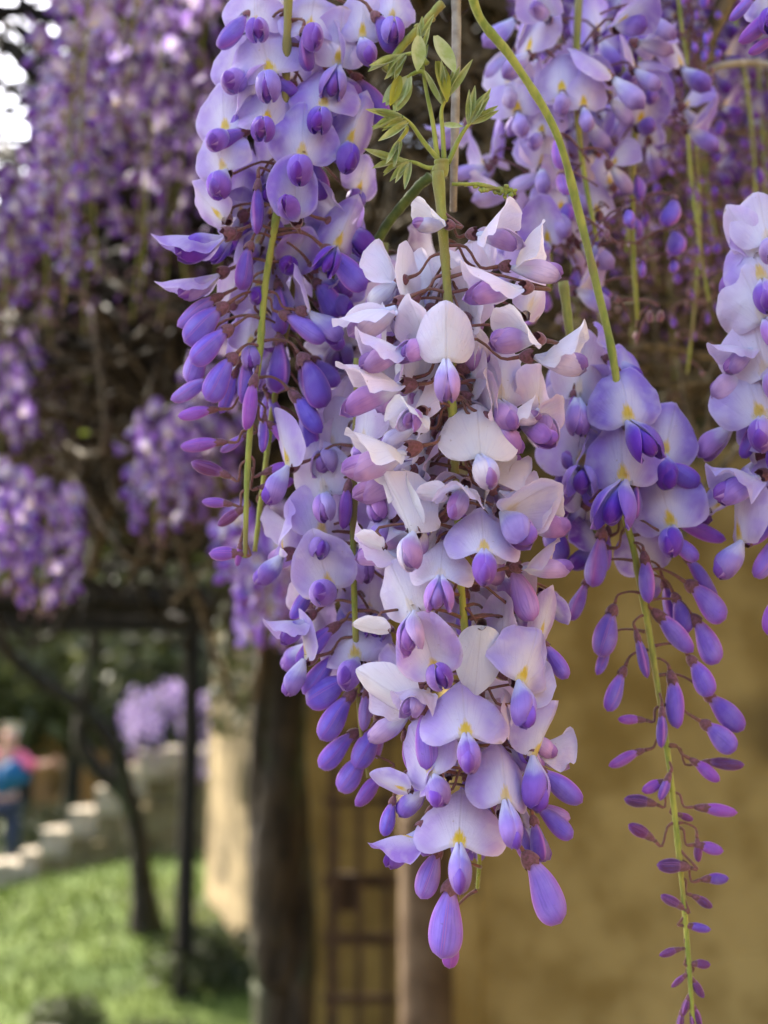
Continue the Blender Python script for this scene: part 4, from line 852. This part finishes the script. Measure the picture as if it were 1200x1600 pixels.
wallbox('orange_wall', -13, -3.2, 21, .4, 0, 3.2, 'plaster_orange', 'rust orange wall far behind the person')

# ------------------------------------------------------------------ stone steps
st = thing('stone_steps', Vector((-3.3, 11, .2)), 'row of pale sunlit stone blocks climbing right beside the lawn', 'stone steps')
def stone(w_, d, h, seed):
    rs = random.Random(seed); vs = []; fs = []; n = 4
    import bmesh
    bm = bmesh.new(); bmesh.ops.create_cube(bm, size=1); bmesh.ops.subdivide_edges(bm, edges=bm.edges[:], cuts=2, use_grid_fill=True)
    for v in bm.verts:
        k = 1 - .06 * (abs(v.co.x) * abs(v.co.y) * abs(v.co.z) * 8); v.co = Vector((v.co.x * w_ * k, v.co.y * d * k, v.co.z * h * k)) + Vector([rs.uniform(-.014, .014) for _ in range(3)])
    me = bpy.data.meshes.new('stone'); bm.to_mesh(me); bm.free(); me.materials.append(M['stone']); return me
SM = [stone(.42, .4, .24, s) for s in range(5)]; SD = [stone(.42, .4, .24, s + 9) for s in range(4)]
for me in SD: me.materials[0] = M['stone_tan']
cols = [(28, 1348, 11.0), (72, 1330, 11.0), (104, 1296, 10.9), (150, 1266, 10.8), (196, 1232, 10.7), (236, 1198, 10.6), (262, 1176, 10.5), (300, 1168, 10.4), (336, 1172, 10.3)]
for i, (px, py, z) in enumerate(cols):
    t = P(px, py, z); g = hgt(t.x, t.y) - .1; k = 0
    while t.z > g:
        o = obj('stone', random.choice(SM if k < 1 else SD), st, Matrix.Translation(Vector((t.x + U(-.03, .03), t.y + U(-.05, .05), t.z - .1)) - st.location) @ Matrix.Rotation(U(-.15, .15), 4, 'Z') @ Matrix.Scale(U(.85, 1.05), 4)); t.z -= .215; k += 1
rk = P(108, 1575, 6.1); rk.z = hgt(rk.x, rk.y) + .0
o = obj('rock', stone(.34, .3, .22, 77), loc=rk + Vector((0, 0, .06))); o.data.materials[0] = M['rock']; o.rotation_euler = (.1, .2, .4); tag(o, 'small mossy rock in the grass near the bottom left corner', 'rock')
def bush(px, py, z, r, n, mat, label, cat='bush', size=.09, flat=.8):
    b = P(px, py, z); g = hgt(b.x, b.y); root = thing('bush', Vector((b.x, b.y, g)), label, cat); c = r * flat * .55
    obj('foliage', leaves('foliage', cloud(n, sph((0, 0, c), r, flat)), size, M[mat]), root)
    m = MB()
    for k in range(5): m.tube([Vector((U(-.05, .05), U(-.05, .05), -.05)), Vector((U(-.1, .1), U(-.1, .1), c * .5)), Vector((U(-r, r) * .5, U(-r, r) * .4, c))], .02, .008, 5, 3)
    obj('stem', m.mesh('stem', M['bark']), root)
bush(108, 1500, 7.0, .22, 700, 'leaf', 'low dark leaf clump standing in for a shaded patch on the slope', flat=.55, size=.05)  # dark clump stands in for shade lying on the lawn
bush(330, 1500, 7.6, .42, 1400, 'leaf', 'dark low leaf clump added for the shade between the post and the trunk', flat=.5, size=.06)  # added dark clump where the grass lies in tree shade
bush(250, 1580, 6.4, .25, 700, 'leaf_hedge', 'green bush at the foot of the upright post', flat=.5, size=.05)
bush(85, 1310, 14.5, .7, 1800, 'leaf_hedge', 'dark green shrub behind the pale stone blocks', flat=.6)
for i, (px, py, z, r, l) in enumerate([(40, 1040, 17, 1.7, 'dark tree filling the far left behind the leaning limb'), (180, 1020, 16, 1.6, 'green tree behind the fork of the slender tree'), (300, 1040, 15, 1.5, 'green tree behind the upright post and above the steps'),
    (120, 930, 19, 2.2, 'tall far tree above the pergola beam at left'), (330, 930, 18, 2.4, 'tall far tree above the pergola beam toward the trunk'), (-60, 960, 18, 2.4, 'far tree at the left edge above the orange wall')]):
    b = P(px, py, z); root = thing('tree', Vector((b.x, b.y, 0)), l, 'tree'); 
    obj('crown', leaves('crown', cloud(3600, sph((0, 0, b.z), r, .75)), .22, M['leaf_hedge']), root)
    obj('trunk', limb([(0, 0, -.1), (.05, 0, b.z * .5), (0, .05, b.z + .3)], .14, .08).mesh('trunk', M['bark']), root)

# ------------------------------------------------------------------ person by the steps
def skin(name, V, E, Rd, mat, parent, lv=2):
    me = bpy.data.meshes.new(name); me.from_pydata(V, E, []); me.materials.append(mat); o = obj(name, me, parent)
    md = o.modifiers.new('skin', 'SKIN'); 
    for i, r in enumerate(Rd):
        r = r if isinstance(r, tuple) else (r, r); me.skin_vertices[0].data[i].radius = r
    me.skin_vertices[0].data[0].use_root = True
    s = o.modifiers.new('sub', 'SUBSURF'); s.levels = lv; s.render_levels = lv; me.polygons.foreach_set('use_smooth', [True] * len(me.polygons)); return o
def flat(n, c, r=.7): return simple(n, c, tuple(x * .8 for x in c), 30, rough=r, bdist=.002)
sk = flat('skin', (.50, .27, .19)); pink = flat('pink_shirt', (.55, .09, .16)); blue = flat('blue_backpack', (.015, .10, .22)); dark = flat('dark_trousers', (.03, .035, .06)); white = flat('white_hair', (.75, .73, .70))
pp = P(2, 1300, 12.6); pp.z = hgt(pp.x, pp.y); pr = thing('person', pp, 'white haired person in blue vest and pink sleeves reaching out at the left edge', 'person'); pr.scale = (.9,) * 3
body = [(0, 0, .86), (0, 0, 1.05), (.03, -.02, 1.28), (.05, -.03, 1.40), (.06, -.05, 1.56), (.06, -.07, 1.62), (-.12, 0, 1.36), (-.22, -.08, 1.14), (-.14, -.22, 1.0), (.20, -.02, 1.36), (.34, -.16, 1.24), (.52, -.26, 1.27), (.60, -.29, 1.28),
        (-.10, 0, .82), (-.13, -.02, .46), (-.14, .03, .09), (-.15, -.12, .04), (.10, 0, .82), (.14, -.06, .46), (.12, 0, .09), (.13, -.15, .04)]
be = [(0, 1), (1, 2), (2, 3), (3, 4), (4, 5), (2, 6), (6, 7), (7, 8), (2, 9), (9, 10), (10, 11), (11, 12), (0, 13), (13, 14), (14, 15), (15, 16), (0, 17), (17, 18), (18, 19), (19, 20)]
br = [(.15, .11), (.14, .10), (.16, .11), (.055, .055), (.085, .10), (.07, .08), .065, .045, .035, .065, .045, .034, .03, .095, .065, .045, .04, .095, .065, .045, .04]
skin('body', body, be, br, sk, pr)
skin('vest', [(0, 0, .88), (0, 0, 1.08), (.03, -.02, 1.27)], [(0, 1), (1, 2)], [(.175, .14), (.17, .135), (.185, .14)], blue, pr)
for s_, pts_ in ((1, [(.04, -.02, 1.33), (.17, -.02, 1.35), (.33, -.15, 1.25), (.44, -.22, 1.26)]), (-1, [(.02, -.03, 1.34), (-.12, 0, 1.35), (-.21, -.07, 1.17), (-.19, -.14, 1.08)])):
    skin('sleeve', pts_, [(0, 1), (1, 2), (2, 3)], [.09, .085, .062, .055], pink, pr)
skin('trousers', [(0, 0, .88), (-.10, 0, .80), (-.13, -.02, .46), (-.14, .03, .12), (.10, 0, .80), (.14, -.06, .46), (.12, 0, .12)], [(0, 1), (1, 2), (2, 3), (0, 4), (4, 5), (5, 6)], [(.17, .13), .11, .08, .065, .11, .08, .065], dark, pr)
skin('hair', [(.06, -.03, 1.60), (.06, -.02, 1.68), (.05, .04, 1.60)], [(0, 1), (0, 2)], [.10, .085, .07], white, pr)
skin('backpack', [(.14, -.10, 1.02), (.16, -.13, 1.18), (.12, -.13, 1.32)], [(0, 1), (1, 2)], [(.19, .13), (.19, .13), (.12, .09)], blue, pr)
for sx in (-1, 1): skin('shoe', [(sx * .13, .03, .05), (sx * .14, -.10, .04), (sx * .14, -.17, .035)], [(0, 1), (1, 2)], [.055, .05, .035], dark, pr, 1)
for sd_, wr in ((-1, Vector((-.14, -.22, 1.0))), (1, Vector((.60, -.29, 1.28)))):
    d = Vector((.9, -.3, 0)).normalized() if sd_ > 0 else Vector((.3, -.8, -.2)).normalized(); sid = d.cross(Vector((0, 0, 1))).normalized(); up_ = sid.cross(d)
    for k in range(4):
        b0 = wr + d * .05 + up_ * (k - 1.5) * .02; L = (.065, .078, .073, .055)[k]
        skin('finger', [tuple(b0), tuple(b0 + d * L * .55), tuple(b0 + d * L + sid * .02)], [(0, 1), (1, 2)], [.009, .0085, .007], sk, pr, 1)
    b0 = wr + up_ * .03; skin('thumb', [tuple(b0), tuple(b0 + d * .04 + up_ * .03), tuple(b0 + d * .065 + up_ * .035)], [(0, 1), (1, 2)], [.012, .010, .008], sk, pr, 1)
